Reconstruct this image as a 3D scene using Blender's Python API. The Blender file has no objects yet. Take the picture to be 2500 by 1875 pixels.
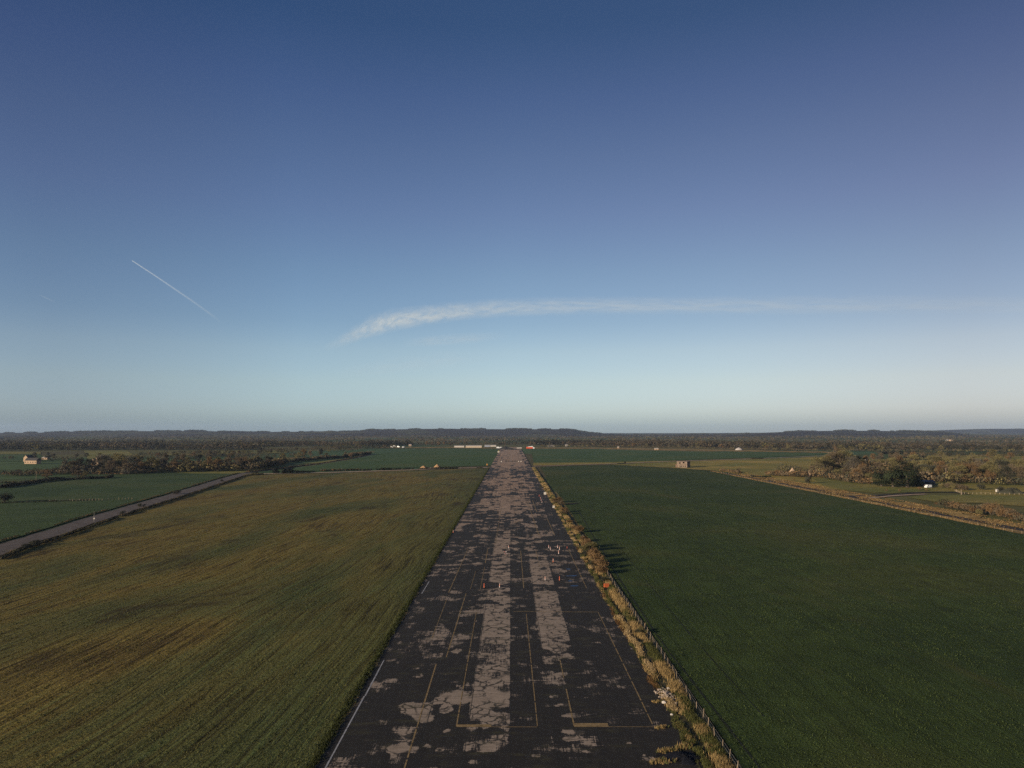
import bpy, math, random
import numpy as np
from mathutils import Matrix, Vector, Euler

S = bpy.context.scene
C = S.collection
R = math.radians

# ------------------------------------------------------------------ camera
W0, H0, F0 = 2500.0, 1875.0, 1690.0
CAMH = 40.0
PITCH = math.atan((1052 - 937.5) / F0)
YAW = -math.atan(3 / F0)
cam = bpy.data.cameras.new("camera")
cam.sensor_width = 36
cam.lens = F0 / W0 * 36
cam.clip_start = 0.5
cam.clip_end = 120000
co = bpy.data.objects.new("camera", cam)
C.objects.link(co)
co.location = (0, 0, CAMH)
co.rotation_euler = (math.pi / 2 + PITCH, 0, YAW)
S.camera = co
CM = Euler((math.pi / 2 + PITCH, 0, YAW)).to_matrix()

# ------------------------------------------------------------------ light
SUN_EL = R(12.5)
SUN_DIR = Vector((0.84, 0.545, 0)).normalized()      # the way shadows fall on the ground
S.view_settings.view_transform = 'Standard'
S.view_settings.look = 'None'
S.view_settings.exposure = EXPOSURE = 0.93
S.view_settings.gamma = 1.0

sun = bpy.data.lights.new("sun", 'SUN')
sun.energy = 3.6
sun.angle = R(0.5)
sun.color = (1.0, 0.83, 0.63)
so = bpy.data.objects.new("sun", sun)
C.objects.link(so)
d = Vector((SUN_DIR.x * math.cos(SUN_EL), SUN_DIR.y * math.cos(SUN_EL), -math.sin(SUN_EL)))
so.rotation_euler = d.to_track_quat('-Z', 'Y').to_euler()
so.location = (-60, -40, 60)

w = bpy.data.worlds.new("World")
S.world = w
w.use_nodes = True
nt = w.node_tree
nt.nodes.clear()
sky = nt.nodes.new('ShaderNodeTexSky')
sky.sky_type = 'NISHITA'
sky.sun_disc = False
sky.sun_elevation = SUN_EL
sky.sun_rotation = math.atan2(-SUN_DIR.x, -SUN_DIR.y)
sky.air_density = 1.0
sky.dust_density = 0.4
sky.ozone_density = 2.5
bg = nt.nodes.new('ShaderNodeBackground')
bg.inputs['Strength'].default_value = 0.06
wo = nt.nodes.new('ShaderNodeOutputWorld')
tc = nt.nodes.new('ShaderNodeTexCoord')
sp = nt.nodes.new('ShaderNodeSeparateXYZ')
nt.links.new(tc.outputs['Generated'], sp.inputs[0])
cr = nt.nodes.new('ShaderNodeValToRGB')          # colour of the clear winter air by height above the horizon
SKYRAMP = [(0.0068, (0.714, 1.006, 1.701)), (0.0293, (0.953, 1.132, 1.668)), (0.0688, (1.135, 1.159, 1.377)), (0.1138, (1.179, 1.136, 1.235)), (0.1529, (1.051, 1.038, 1.142)), (0.2239, (1.004, 0.979, 1.074)), (0.3024, (0.942, 0.864, 1.017)), (0.3759, (0.82, 0.773, 0.942)), (0.4437, (0.653, 0.663, 0.88)), (0.5169, (0.443, 0.547, 0.755))]
while len(cr.color_ramp.elements) < len(SKYRAMP):
    cr.color_ramp.elements.new(0.5)
for e, (p, c) in zip(cr.color_ramp.elements, SKYRAMP):
    e.position = p
    e.color = (*c, 1)
nt.links.new(sp.outputs['Z'], cr.inputs[0])
mx = nt.nodes.new('ShaderNodeMix')
mx.data_type = 'RGBA'
mx.blend_type = 'MULTIPLY'
mx.inputs[0].default_value = 1.0
nt.links.new(sky.outputs[0], mx.inputs[6])
nt.links.new(cr.outputs[0], mx.inputs[7])
AZ = [(-0.55, (0.80, 0.79, 0.83)), (-0.29, (1.03, 1.03, 1.03)), (0.0, (1.10, 1.04, 0.99)), (0.30, (1.02, 0.90, 0.84)), (0.55, (0.90, 0.73, 0.68))]
ca = nt.nodes.new('ShaderNodeValToRGB')          # sky tint by side: darkened at far left, dimmed and less blue at right
while len(ca.color_ramp.elements) < len(AZ):
    ca.color_ramp.elements.new(0.5)
for e, (p_, c) in zip(ca.color_ramp.elements, AZ):
    e.position = p_ * .5 + .5
    e.color = (*c, 1)
mm = nt.nodes.new('ShaderNodeMath'); mm.operation = 'MULTIPLY_ADD'; mm.inputs[1].default_value = .5; mm.inputs[2].default_value = .5
nt.links.new(sp.outputs['X'], mm.inputs[0])
nt.links.new(mm.outputs[0], ca.inputs[0])
mx2 = nt.nodes.new('ShaderNodeMix'); mx2.data_type = 'RGBA'; mx2.blend_type = 'MULTIPLY'; mx2.inputs[0].default_value = 1.0
nt.links.new(mx.outputs[2], mx2.inputs[6]); nt.links.new(ca.outputs[0], mx2.inputs[7])
nt.links.new(mx2.outputs[2], bg.inputs[0])
nt.links.new(bg.outputs[0], wo.inputs[0])

# ------------------------------------------------------------------ helpers
rng = np.random.default_rng(7)
rnd = random.Random(11)


def G(px, py, z=0.0):
    """pixel of the photograph -> point on the level ground"""
    v = CM @ Vector(((px - W0 / 2) / F0, -(py - H0 / 2) / F0, -1))
    t = (z - CAMH) / v.z
    return (v.x * t, v.y * t)


def GA(pts, z=0.0):
    return [G(a, b, z) for a, b in pts]


def mpp(px, py):
    x, y = G(px, py)
    return math.hypot(y, CAMH) / F0


def tag(o, label=None, cat=None, group=None, kind=None):
    if label: o['label'] = label
    if cat: o['category'] = cat
    if group: o['group'] = group
    if kind: o['kind'] = kind
    return o


def empty(name, loc, rz=0.0, sc=(1, 1, 1)):
    o = bpy.data.objects.new(name, None)
    o.empty_display_size = 0.5
    o.location = loc
    o.rotation_euler = (0, 0, rz)
    o.scale = sc
    C.objects.link(o)
    return o


def mesh_np(name, V, F, mat, attrs=None, mi=None, smooth=False):
    """V (n,3); F list of (m,k) int arrays"""
    V = np.asarray(V, dtype=np.float32)
    me = bpy.data.meshes.new(name)
    me.vertices.add(len(V))
    me.vertices.foreach_set('co', V.ravel())
    F = [np.asarray(f, dtype=np.int32) for f in F if len(f)]
    loops = np.concatenate([f.ravel() for f in F])
    tot = np.concatenate([np.full(len(f), f.shape[1], dtype=np.int32) for f in F])
    st = np.concatenate([[0], np.cumsum(tot)[:-1]]).astype(np.int32)
    me.loops.add(len(loops))
    me.loops.foreach_set('vertex_index', loops)
    me.polygons.add(len(tot))
    me.polygons.foreach_set('loop_start', st)
    me.polygons.foreach_set('loop_total', tot)
    if mi is not None:
        me.polygons.foreach_set('material_index', np.asarray(mi, dtype=np.int32))
    me.update(calc_edges=True)
    if attrs:
        for k, a in attrs.items():
            a = np.asarray(a, dtype=np.float32)
            if a.ndim == 1:
                at = me.attributes.new(k, 'FLOAT', 'POINT')
                at.data.foreach_set('value', a)
            else:
                at = me.attributes.new(k, 'FLOAT_COLOR', 'POINT')
                at.data.foreach_set('color', a.ravel())
    for m in (mat if isinstance(mat, (list, tuple)) else [mat]):
        me.materials.append(m)
    if smooth:
        me.polygons.foreach_set('use_smooth', np.ones(len(tot), dtype=bool))
    return me


def link(name, me, parent=None, loc=None):
    o = bpy.data.objects.new(name, me)
    C.objects.link(o)
    if parent is not None:
        o.parent = parent
    if loc is not None:
        o.location = loc
    return o


class MB:
    """collects simple solids into ONE mesh"""
    def __init__(s):
        s.V = []; s.Q = []; s.T = []; s.P = []

    def box(s, c, d, rz=0.0, tilt=None):
        n = len(s.V)
        m = Matrix.Rotation(rz, 3, 'Z')
        if tilt is not None:
            m = m @ Euler(tilt).to_matrix()
        for z in (-.5, .5):
            for x, y in ((-.5, -.5), (.5, -.5), (.5, .5), (-.5, .5)):
                v = m @ Vector((x * d[0], y * d[1], z * d[2]))
                s.V.append((v.x + c[0], v.y + c[1], v.z + c[2]))
        s.Q += [(n, n + 3, n + 2, n + 1), (n + 4, n + 5, n + 6, n + 7), (n, n + 1, n + 5, n + 4), (n + 1, n + 2, n + 6, n + 5),
                (n + 2, n + 3, n + 7, n + 6), (n + 3, n, n + 4, n + 7)]
        return s

    def prism(s, poly, axis, a, b):
        """poly in the plane across axis, extruded a..b ; axis 'x' -> poly (y,z), 'y' -> poly (x,z), 'z' -> (x,y)"""
        n = len(s.V); k = len(poly)
        for t in (a, b):
            for p, q in poly:
                s.V.append({'x': (t, p, q), 'y': (p, t, q), 'z': (p, q, t)}[axis])
        s.P.append(tuple(range(n, n + k))[::-1]); s.P.append(tuple(range(n + k, n + 2 * k)))
        for i in range(k):
            j = (i + 1) % k
            s.Q.append((n + i, n + j, n + k + j, n + k + i))
        return s

    def tube(s, a, b, r0, r1, k=6):
        a = Vector(a); b = Vector(b); n = len(s.V)
        q = (b - a).normalized().to_track_quat('Z', 'Y')
        for p, r in ((a, r0), (b, r1)):
            for i in range(k):
                v = p + q @ Vector((r * math.cos(2 * math.pi * i / k), r * math.sin(2 * math.pi * i / k), 0))
                s.V.append(tuple(v))
        for i in range(k):
            j = (i + 1) % k
            s.Q.append((n + i, n + j, n + k + j, n + k + i))
        s.P.append(tuple(range(n, n + k))[::-1]); s.P.append(tuple(range(n + k, n + 2 * k)))
        return s

    def lathe(s, prof, c=(0, 0, 0), k=12):
        n = len(s.V); m = len(prof)
        for r, z in prof:
            for i in range(k):
                s.V.append((c[0] + r * math.cos(2 * math.pi * i / k), c[1] + r * math.sin(2 * math.pi * i / k), c[2] + z))
        for a in range(m - 1):
            for i in range(k):
                j = (i + 1) % k
                s.Q.append((n + a * k + i, n + a * k + j, n + (a + 1) * k + j, n + (a + 1) * k + i))
        s.P.append(tuple(range(n, n + k))[::-1]); s.P.append(tuple(range(n + (m - 1) * k, n + m * k)))
        return s

    def build(s, name, mat, parent=None):
        me = bpy.data.meshes.new(name)
        me.from_pydata(s.V, [], s.Q + s.T + s.P)
        me.materials.append(mat)
        return link(name, me, parent)


def copy_tree(o, parent=None):
    c = o.copy()
    C.objects.link(c)
    c.parent = parent
    for ch in list(o.children):
        copy_tree(ch, c)
    return c


# ---- numpy noise
def _hash(ix, iy, s):
    h = (ix.astype(np.int64) * 374761393 + iy.astype(np.int64) * 668265263 + s * 1442695041) & 0x7fffffff
    h = (h ^ (h >> 13)) * 1274126177 & 0x7fffffff
    h = h ^ (h >> 16)
    return (h & 0xffffff) / float(0xffffff)


def vnoise(x, y, s=0):
    ix = np.floor(x); iy = np.floor(y)
    fx = x - ix; fy = y - iy
    fx = fx * fx * (3 - 2 * fx); fy = fy * fy * (3 - 2 * fy)
    a = _hash(ix, iy, s); b = _hash(ix + 1, iy, s); c = _hash(ix, iy + 1, s); e = _hash(ix + 1, iy + 1, s)
    return (a * (1 - fx) + b * fx) * (1 - fy) + (c * (1 - fx) + e * fx) * fy


def fbm(x, y, s=0, o=4, g=0.5):
    t = 0; a = 1; n = 0
    for i in range(o):
        t = t + a * vnoise(x * 2 ** i + 17.3 * i, y * 2 ** i - 9.1 * i, s + i * 7)
        n += a; a *= g
    return t / n


# ------------------------------------------------------------------ materials
def M(name, rough=0.9, spec=0.2):
    m = bpy.data.materials.new(name)
    m.use_nodes = True
    b = m.node_tree.nodes['Principled BSDF']
    b.inputs['Roughness'].default_value = rough
    b.inputs['Specular IOR Level'].default_value = spec
    return m, m.node_tree, b


def node(nt, t, **k):
    n = nt.nodes.new(t)
    for a, v in k.items():
        if a in n.inputs: n.inputs[a].default_value = v
        else: setattr(n, a, v)
    return n


def ramp(nt, src, stops, interp='LINEAR'):
    n = nt.nodes.new('ShaderNodeValToRGB')
    n.color_ramp.interpolation = interp
    while len(n.color_ramp.elements) < len(stops): n.color_ramp.elements.new(0.5)
    for e, (p, c) in zip(n.color_ramp.elements, stops):
        e.position = p
        e.color = (*c, 1) if isinstance(c, (tuple, list)) else (c, c, c, 1)
    nt.links.new(src, n.inputs[0])
    return n.outputs[0]


def mixc(nt, a, b, f, mode='MIX'):
    n = nt.nodes.new('ShaderNodeMix')
    n.data_type = 'RGBA'; n.blend_type = mode
    for s, i in ((f, 0), (a, 6), (b, 7)):
        if hasattr(s, 'links'): nt.links.new(s, n.inputs[i])
        elif i == 0: n.inputs[0].default_value = s
        else: n.inputs[i].default_value = (*s, 1)
    return n.outputs[2]


def mth(nt, op, a, b=0.0, c=None):
    n = nt.nodes.new('ShaderNodeMath'); n.operation = op
    for i, s in enumerate((a, b) if c is None else (a, b, c)):
        if hasattr(s, 'links'): nt.links.new(s, n.inputs[i])
        else: n.inputs[i].default_value = s
    return n.outputs[0]


def coords(nt, rot=0.0, scale=(1, 1, 1)):
    g = nt.nodes.new('ShaderNodeNewGeometry')
    r = nt.nodes.new('ShaderNodeMapping')
    r.inputs['Rotation'].default_value = (0, 0, rot)
    nt.links.new(g.outputs['Position'], r.inputs['Vector'])
    s = nt.nodes.new('ShaderNodeMapping')
    s.inputs['Scale'].default_value = scale
    nt.links.new(r.outputs[0], s.inputs['Vector'])
    return s.outputs[0]


def noise(nt, vec, scale, detail=4, rough=0.55, dist=0.0):
    n = node(nt, 'ShaderNodeTexNoise')
    n.inputs['Scale'].default_value = scale
    n.inputs['Detail'].default_value = detail
    n.inputs['Roughness'].default_value = rough
    n.inputs['Distortion'].default_value = dist
    nt.links.new(vec, n.inputs['Vector'])
    return n.outputs['Fac']


def bump(nt, b, h, strength=0.5, dist=0.2):
    n = nt.nodes.new('ShaderNodeBump')
    n.inputs['Strength'].default_value = strength
    n.inputs['Distance'].default_value = dist
    nt.links.new(h, n.inputs['Height'])
    nt.links.new(n.outputs[0], b.inputs['Normal'])


def plain(name, c, rough=0.85, var=0.25, scale=3.0, spec=0.2):
    """a plain painted / stone surface with uneven weathering"""
    m, nt, b = M(name, rough, spec)
    v = coords(nt)
    f = noise(nt, v, scale, 4, 0.6)
    col = ramp(nt, f, [(0.3, tuple(x * (1 - var) for x in c)), (0.7, tuple(min(1, x * (1 + var)) for x in c))])
    nt.links.new(col, b.inputs['Base Color'])
    return m


def grass_mat(name, cols, patch=0.012, fine=2.2, rot=0.0, stretch=(1, 1, 1), mid=0.15, fineamt=0.35, bstr=0.9, drill=0.0):
    """cols: three colours, large patches; then mid tufts and fine blades"""
    m, nt, b = M(name, 0.95, 0.1)
    v = coords(nt, rot, stretch)
    v2 = coords(nt)
    f1 = noise(nt, v, patch, 5, 0.6, 0.3)
    base = ramp(nt, f1, [(0.36, cols[0]), (0.5, cols[1]), (0.64, cols[2])])
    f2 = noise(nt, v, mid, 4, 0.65)
    base = mixc(nt, base, ramp(nt, f2, [(0.3, 0.55), (0.7, 1.45)]), 0.55, 'MULTIPLY')
    f3 = noise(nt, v2, fine, 3, 0.7)
    base = mixc(nt, base, ramp(nt, f3, [(0.32, 0.35), (0.68, 1.65)]), fineamt, 'MULTIPLY')
    if drill:
        f4 = noise(nt, coords(nt, R(2), (1, .018, 1)), 1.3, 3, 0.65)
        base = mixc(nt, base, ramp(nt, f4, [(0.36, 0.55), (0.5, 1.0), (0.64, 1.3)]), drill, 'MULTIPLY')
        f5 = noise(nt, coords(nt, R(-20), (1, .35, 1)), .05, 5, 0.7, .5)
        base = mixc(nt, base, (0.075, 0.070, 0.022), ramp(nt, f5, [(0.56, 0.0), (0.74, 0.55)]))
    nt.links.new(base, b.inputs['Base Color'])
    bump(nt, b, f3, bstr, 0.35)
    return m


# left field: winter cereal with drill lines curving away, straw and green patches
def field_left_mat():
    m, nt, b = M("cereal_field", 0.95, 0.1)
    g = nt.nodes.new('ShaderNodeNewGeometry')
    # gentle warp so the drill lines bend as the drill followed the slope
    nz = node(nt, 'ShaderNodeTexNoise'); nz.inputs['Scale'].default_value = 0.008; nz.inputs['Detail'].default_value = 1
    nt.links.new(g.outputs['Position'], nz.inputs['Vector'])
    vm = nt.nodes.new('ShaderNodeVectorMath'); vm.operation = 'MULTIPLY_ADD'
    nt.links.new(nz.outputs['Color'], vm.inputs[0]); vm.inputs[1].default_value = (22, 8, 0)
    nt.links.new(g.outputs['Position'], vm.inputs[2])

    def mp(rot, sc):
        r = nt.nodes.new('ShaderNodeMapping'); r.inputs['Rotation'].default_value = (0, 0, rot)
        nt.links.new(vm.outputs[0], r.inputs['Vector'])
        s = nt.nodes.new('ShaderNodeMapping'); s.inputs['Scale'].default_value = sc
        nt.links.new(r.outputs[0], s.inputs['Vector'])
        return s.outputs[0]
    va = mp(R(4), (1, 0.035, 1))
    vb = mp(R(10), (1, 0.30, 1))
    vc = mp(R(3), (1, 0.012, 1))
    big = noise(nt, vb, 0.032, 5, 0.62, 0.4)
    streak = noise(nt, va, 1.0, 5, 0.75)
    drill = noise(nt, vc, 2.2, 2, 0.6)
    fine = noise(nt, coords(nt), 2.0, 3, 0.7)
    s = mth(nt, 'ADD', mth(nt, 'MULTIPLY', big, 0.62), mth(nt, 'MULTIPLY', streak, 0.38))
    base = ramp(nt, s, [(0.38, COL['fl_brown']), (0.46, COL['fl_straw']), (0.535, COL['fl_mid']), (0.62, COL['fl_green'])])
    # greener by the runway
    sx = nt.nodes.new('ShaderNodeSeparateXYZ'); nt.links.new(g.outputs['Position'], sx.inputs[0])
    wob = mth(nt, 'MULTIPLY', noise(nt, coords(nt, 0, (1, .3, 1)), 0.06, 3), 26)
    edge = mth(nt, 'ADD', sx.outputs['X'], wob)
    fe = ramp(nt, mth(nt, 'MULTIPLY_ADD', edge, 1 / 40.0, 1.15), [(0.0, 0.0), (0.95, 1.0)])
    base = mixc(nt, base, COL['fl_green'], mth(nt, 'MULTIPLY', fe, 0.75))
    base = mixc(nt, base, ramp(nt, streak, [(0.36, 0.25), (0.47, 0.95), (0.62, 1.5)]), 0.85, 'MULTIPLY')
    base = mixc(nt, base, ramp(nt, drill, [(0.36, 0.3), (0.46, 1.0), (0.6, 1.2)]), 0.6, 'MULTIPLY')
    dk = noise(nt, mp(R(12), (1, 0.5, 1)), 0.045, 5, 0.7, 0.6)
    base = mixc(nt, base, (0.036, 0.024, 0.010), ramp(nt, dk, [(0.56, 0.0), (0.66, 0.7)]))
    base = mixc(nt, base, ramp(nt, fine, [(0.3, 0.45), (0.7, 1.55)]), 0.5, 'MULTIPLY')
    nt.links.new(base, b.inputs['Base Color'])
    hh = mth(nt, 'ADD', mth(nt, 'MULTIPLY', fine, 0.6), mth(nt, 'MULTIPLY', streak, 0.6))
    bump(nt, b, hh, 0.9, 0.35)
    return m


def runway_mat():
    m, nt, b = M("runway_surface", 0.88, 0.25)
    at = nt.nodes.new('ShaderNodeAttribute'); at.attribute_name = 'conc'
    ab = nt.nodes.new('ShaderNodeAttribute'); ab.attribute_name = 'far'
    v = coords(nt)
    n1 = noise(nt, v, 0.9, 5, 0.75)
    n2 = noise(nt, coords(nt, 0, (0.35, 1.6, 1)), 1.1, 5, 0.75)
    n3 = noise(nt, v, 5.0, 3, 0.7)
    n4 = noise(nt, coords(nt, 0, (1.6, 0.12, 1)), 0.9, 4, 0.7)
    n5 = noise(nt, coords(nt, 0, (0.22, 2.4, 1)), 1.5, 4, 0.7)
    n6 = noise(nt, coords(nt, 0, (2.4, 0.18, 1)), 1.6, 4, 0.7)
    f = mth(nt, 'ADD', at.outputs['Fac'], mth(nt, 'MULTIPLY', mth(nt, 'SUBTRACT', n1, 0.5), 0.7))
    f = mth(nt, 'ADD', f, mth(nt, 'MULTIPLY', mth(nt, 'SUBTRACT', n2, 0.5), 0.6))
    f = mth(nt, 'ADD', f, mth(nt, 'MULTIPLY', mth(nt, 'SUBTRACT', n5, 0.5), 1.2))
    f = mth(nt, 'ADD', f, mth(nt, 'MULTIPLY', mth(nt, 'SUBTRACT', n6, 0.5), 1.5))
    n7 = noise(nt, v, 4.5, 3, 0.8)
    f = mth(nt, 'ADD', f, mth(nt, 'MULTIPLY', mth(nt, 'SUBTRACT', n7, 0.5), 0.8))
    n8 = noise(nt, coords(nt, 0, (1.0, 0.012, 1)), 1.0, 4, 0.75)
    n9 = noise(nt, coords(nt, 0, (0.12, 0.5, 1)), 0.9, 5, 0.75)
    f = mth(nt, 'ADD', f, mth(nt, 'MULTIPLY', mth(nt, 'SUBTRACT', n8, 0.5), mth(nt, 'MULTIPLY_ADD', ab.outputs['Fac'], 2.2, 0.3)))
    f = mth(nt, 'ADD', f, mth(nt, 'MULTIPLY', mth(nt, 'SUBTRACT', n9, 0.5), mth(nt, 'MULTIPLY', ab.outputs['Fac'], 1.6)))
    k = ramp(nt, f, [(0.40, 0.0), (0.60, 1.0)])
    asph = ramp(nt, n1, [(0.3, COL['asph'][0]), (0.55, COL['asph'][1]), (0.75, COL['asph'][2])])
    asph = mixc(nt, asph, ramp(nt, n4, [(0.35, 0.6), (0.7, 1.5)]), 0.5, 'MULTIPLY')
    conc = ramp(nt, n2, [(0.3, COL['conc'][0]), (0.7, COL['conc'][1])])
    conc = mixc(nt, conc, COL['conc_far'], ab.outputs['Fac'])
    col = mixc(nt, asph, conc, k)
    # cracks with moss in them
    vo = node(nt, 'ShaderNodeTexVoronoi', feature='DISTANCE_TO_EDGE')
    vo.inputs['Scale'].default_value = 0.42
    wv = nt.nodes.new('ShaderNodeVectorMath'); wv.operation = 'MULTIPLY_ADD'
    nz = node(nt, 'ShaderNodeTexNoise'); nz.inputs['Scale'].default_value = 0.8
    nt.links.new(v, nz.inputs['Vector']); nt.links.new(nz.outputs['Color'], wv.inputs[0])
    wv.inputs[1].default_value = (1.6, 1.6, 0); nt.links.new(v, wv.inputs[2])
    nt.links.new(wv.outputs[0], vo.inputs['Vector'])
    ck = ramp(nt, vo.outputs['Distance'], [(0.0, 1.0), (0.03, 0.9), (0.075, 0.0)])
    ckm = mth(nt, 'MULTIPLY', ck, ramp(nt, noise(nt, v, 0.22, 4), [(0.40, 0.0), (0.52, 0.95)]))
    ckm = mth(nt, 'MULTIPLY', ckm, ramp(nt, k, [(0, 0.3), (1, 1.0)]))
    col = mixc(nt, col, (0.02, 0.019, 0.014), ckm)
    # construction joints every 5.75 m along, every 18 m across
    sx = nt.nodes.new('ShaderNodeSeparateXYZ'); nt.links.new(v, sx.inputs[0])
    jx = mth(nt, 'ABSOLUTE', mth(nt, 'SUBTRACT', mth(nt, 'FRACT', mth(nt, 'MULTIPLY_ADD', sx.outputs['X'], 1 / 5.75, 0.5)), 0.5))
    jl = ramp(nt, jx, [(0.0, 1.0), (0.011, 1.0), (0.016, 0.0)])
    jy = mth(nt, 'ABSOLUTE', mth(nt, 'SUBTRACT', mth(nt, 'FRACT', mth(nt, 'MULTIPLY', sx.outputs['Y'], 1 / 18.3)), 0.5))
    jc = ramp(nt, jy, [(0.0, 0.7), (0.005, 0.7), (0.009, 0.0)])
    j = mth(nt, 'MULTIPLY', mth(nt, 'MAXIMUM', jl, jc), ramp(nt, n4, [(0.35, 0.3), (0.6, 0.9)]))
    col = mixc(nt, col, (0.013, 0.013, 0.011), j)
    # grit
    col = mixc(nt, col, ramp(nt, n3, [(0.3, 0.55), (0.7, 1.45)]), 0.45, 'MULTIPLY')
    # thin moss and grass stains
    ms = ramp(nt, noise(nt, coords(nt, 0, (0.5, 1.5, 1)), 0.35, 5, 0.7), [(0.54, 0.0), (0.68, 0.55)])
    col = mixc(nt, col, (0.055, 0.05, 0.02), ms)
    nt.links.new(col, b.inputs['Base Color'])
    bump(nt, b, mth(nt, 'ADD', mth(nt, 'MULTIPLY', k, 0.5), mth(nt, 'MULTIPLY', n3, 0.5)), 0.35, 0.05)
    return m


def twig_mat(name, c, var=0.35, trans=0.0):
    m, nt, b = M(name, 0.9, 0.1)
    oi = nt.nodes.new('ShaderNodeObjectInfo')
    f = noise(nt, coords(nt), 0.35, 2)
    f = mth(nt, 'ADD', mth(nt, 'MULTIPLY', f, 0.6), mth(nt, 'MULTIPLY', oi.outputs['Random'], 0.4))
    lo = tuple(x * (1 - var) for x in c); hi = tuple(x * (1 + var) for x in c)
    nt.links.new(ramp(nt, f, [(0.25, lo), (0.75, hi)]), b.inputs['Base Color'])
    return m


def attr_mat(name, attr='col', rough=0.95, fine=0.0):
    m, nt, b = M(name, rough, 0.1)
    a = nt.nodes.new('ShaderNodeAttribute'); a.attribute_name = attr
    col = a.outputs['Color']
    f = noise(nt, coords(nt), fine or 0.3, 3)
    col = mixc(nt, col, ramp(nt, f, [(0.3, 0.7), (0.7, 1.3)]), 0.6, 'MULTIPLY')
    nt.links.new(col, b.inputs['Base Color'])
    return m


COL = dict(
    fl_brown=(0.090, 0.060, 0.017), fl_straw=(0.150, 0.112, 0.027), fl_mid=(0.100, 0.092, 0.026), fl_green=(0.055, 0.068, 0.021),
    asph=[(0.014, 0.012, 0.0095), (0.020, 0.017, 0.0135), (0.032, 0.028, 0.022)],
    conc=[(0.205, 0.158, 0.115), (0.330, 0.258, 0.190)], conc_far=(0.350, 0.230, 0.145),
)
MT = {}
MT['cereal'] = field_left_mat()
MT['runway'] = runway_mat()
MT['green'] = grass_mat("dark_green_grass", [(0.029, 0.047, 0.012), (0.038, 0.057, 0.014), (0.058, 0.067, 0.017)], drill=.5)
MT['green_far'] = grass_mat("blue_green_grass", [(0.042, 0.076, 0.024), (0.050, 0.088, 0.027), (0.066, 0.090, 0.027)], fine=0.8)
MT['green_left'] = grass_mat("mid_green_grass", [(0.032, 0.056, 0.017), (0.046, 0.072, 0.022), (0.064, 0.078, 0.025)], fine=0.9)
MT['light'] = grass_mat("pale_green_grass", [(0.120, 0.128, 0.034), (0.155, 0.148, 0.038), (0.210, 0.170, 0.048)], fine=0.8)
MT['olive'] = grass_mat("olive_rough_grass", [(0.140, 0.140, 0.034), (0.210, 0.172, 0.042), (0.320, 0.225, 0.060)], fine=0.7, mid=0.08)
MT['tan'] = grass_mat("dry_straw_grass", [(0.150, 0.095, 0.032), (0.250, 0.165, 0.058), (0.360, 0.240, 0.085)], patch=0.05, fine=1.0, mid=0.3)
MT['track'] = plain("pale_track_concrete", (0.36, 0.26, 0.175), var=0.35, scale=0.3)
MT['road'] = plain("worn_tarmac", (0.092, 0.074, 0.060), var=0.35, scale=0.25)
MT['darktrack'] = plain("dark_wet_tarmac", (0.030, 0.023, 0.016), var=0.5, scale=0.2)

# ------------------------------------------------------------------ ground
Z_BASE = -0.30


def far_ground_mat():
    """open country: patchwork of pasture, stubble and winter corn"""
    m, nt, b = M("patchwork_country", 0.95, 0.05)
    v = coords(nt, R(8), (1 / 330.0, 1 / 520.0, 1))
    nz = node(nt, 'ShaderNodeTexVoronoi'); nz.inputs['Scale'].default_value = 1.0
    nt.links.new(v, nz.inputs['Vector'])
    sp = nt.nodes.new('ShaderNodeSeparateColor'); nt.links.new(nz.outputs['Color'], sp.inputs[0])
    base = ramp(nt, sp.outputs[0], [(0.0, (0.060, 0.080, 0.030)), (0.3, (0.105, 0.100, 0.038)), (0.5, (0.065, 0.100, 0.038)), (0.66, (0.15, 0.125, 0.055)),
                                    (0.76, (0.085, 0.075, 0.036)), (0.9, (0.055, 0.095, 0.042))], 'CONSTANT')
    f = noise(nt, coords(nt), 0.03, 5, 0.65)
    base = mixc(nt, base, ramp(nt, f, [(0.3, 0.6), (0.7, 1.4)]), 0.8, 'MULTIPLY')
    nt.links.new(base, b.inputs['Base Color'])
    return m


gx = np.linspace(-11000, 11000, 45); gy = np.concatenate([np.linspace(-250, 1500, 15), np.linspace(1700, 13000, 30)])
XX, YY = np.meshgrid(gx, gy)
V = np.stack([XX.ravel(), YY.ravel(), np.full(XX.size, Z_BASE)], 1)
nx_, ny_ = len(gx), len(gy)
i0 = (np.arange(ny_ - 1)[:, None] * nx_ + np.arange(nx_ - 1)[None]).ravel()
Fq = np.stack([i0, i0 + 1, i0 + 1 + nx_, i0 + nx_], 1)
tag(link('ground', mesh_np('ground', V, [Fq], far_ground_mat())), 'open flat country reaching to the far hills', None, None, 'structure')


def sheet(name, pts, mat, z, label, world=False):
    P = pts if world else GA(pts, z)
    me = bpy.data.meshes.new(name)
    me.from_pydata([(x, y, z) for x, y in P], [], [tuple(range(len(P)))])
    me.materials.append(mat)
    import bmesh
    bm = bmesh.new(); bm.from_mesh(me)
    bmesh.ops.triangulate(bm, faces=bm.faces[:])
    bmesh.ops.recalc_face_normals(bm, faces=bm.faces[:])
    for f in bm.faces:
        if f.normal.z < 0: f.normal_flip()
    ar = sum(f.calc_area() for f in bm.faces)
    sh = abs(sum(P[i - 1][0] * P[i][1] - P[i][0] * P[i - 1][1] for i in range(len(P)))) / 2
    if abs(ar - sh) > 0.01 * sh: print('OVERLAP', label, ar, sh)
    bm.to_mesh(me); bm.free()
    return tag(link(name, me), label, None, None, 'structure')


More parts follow.
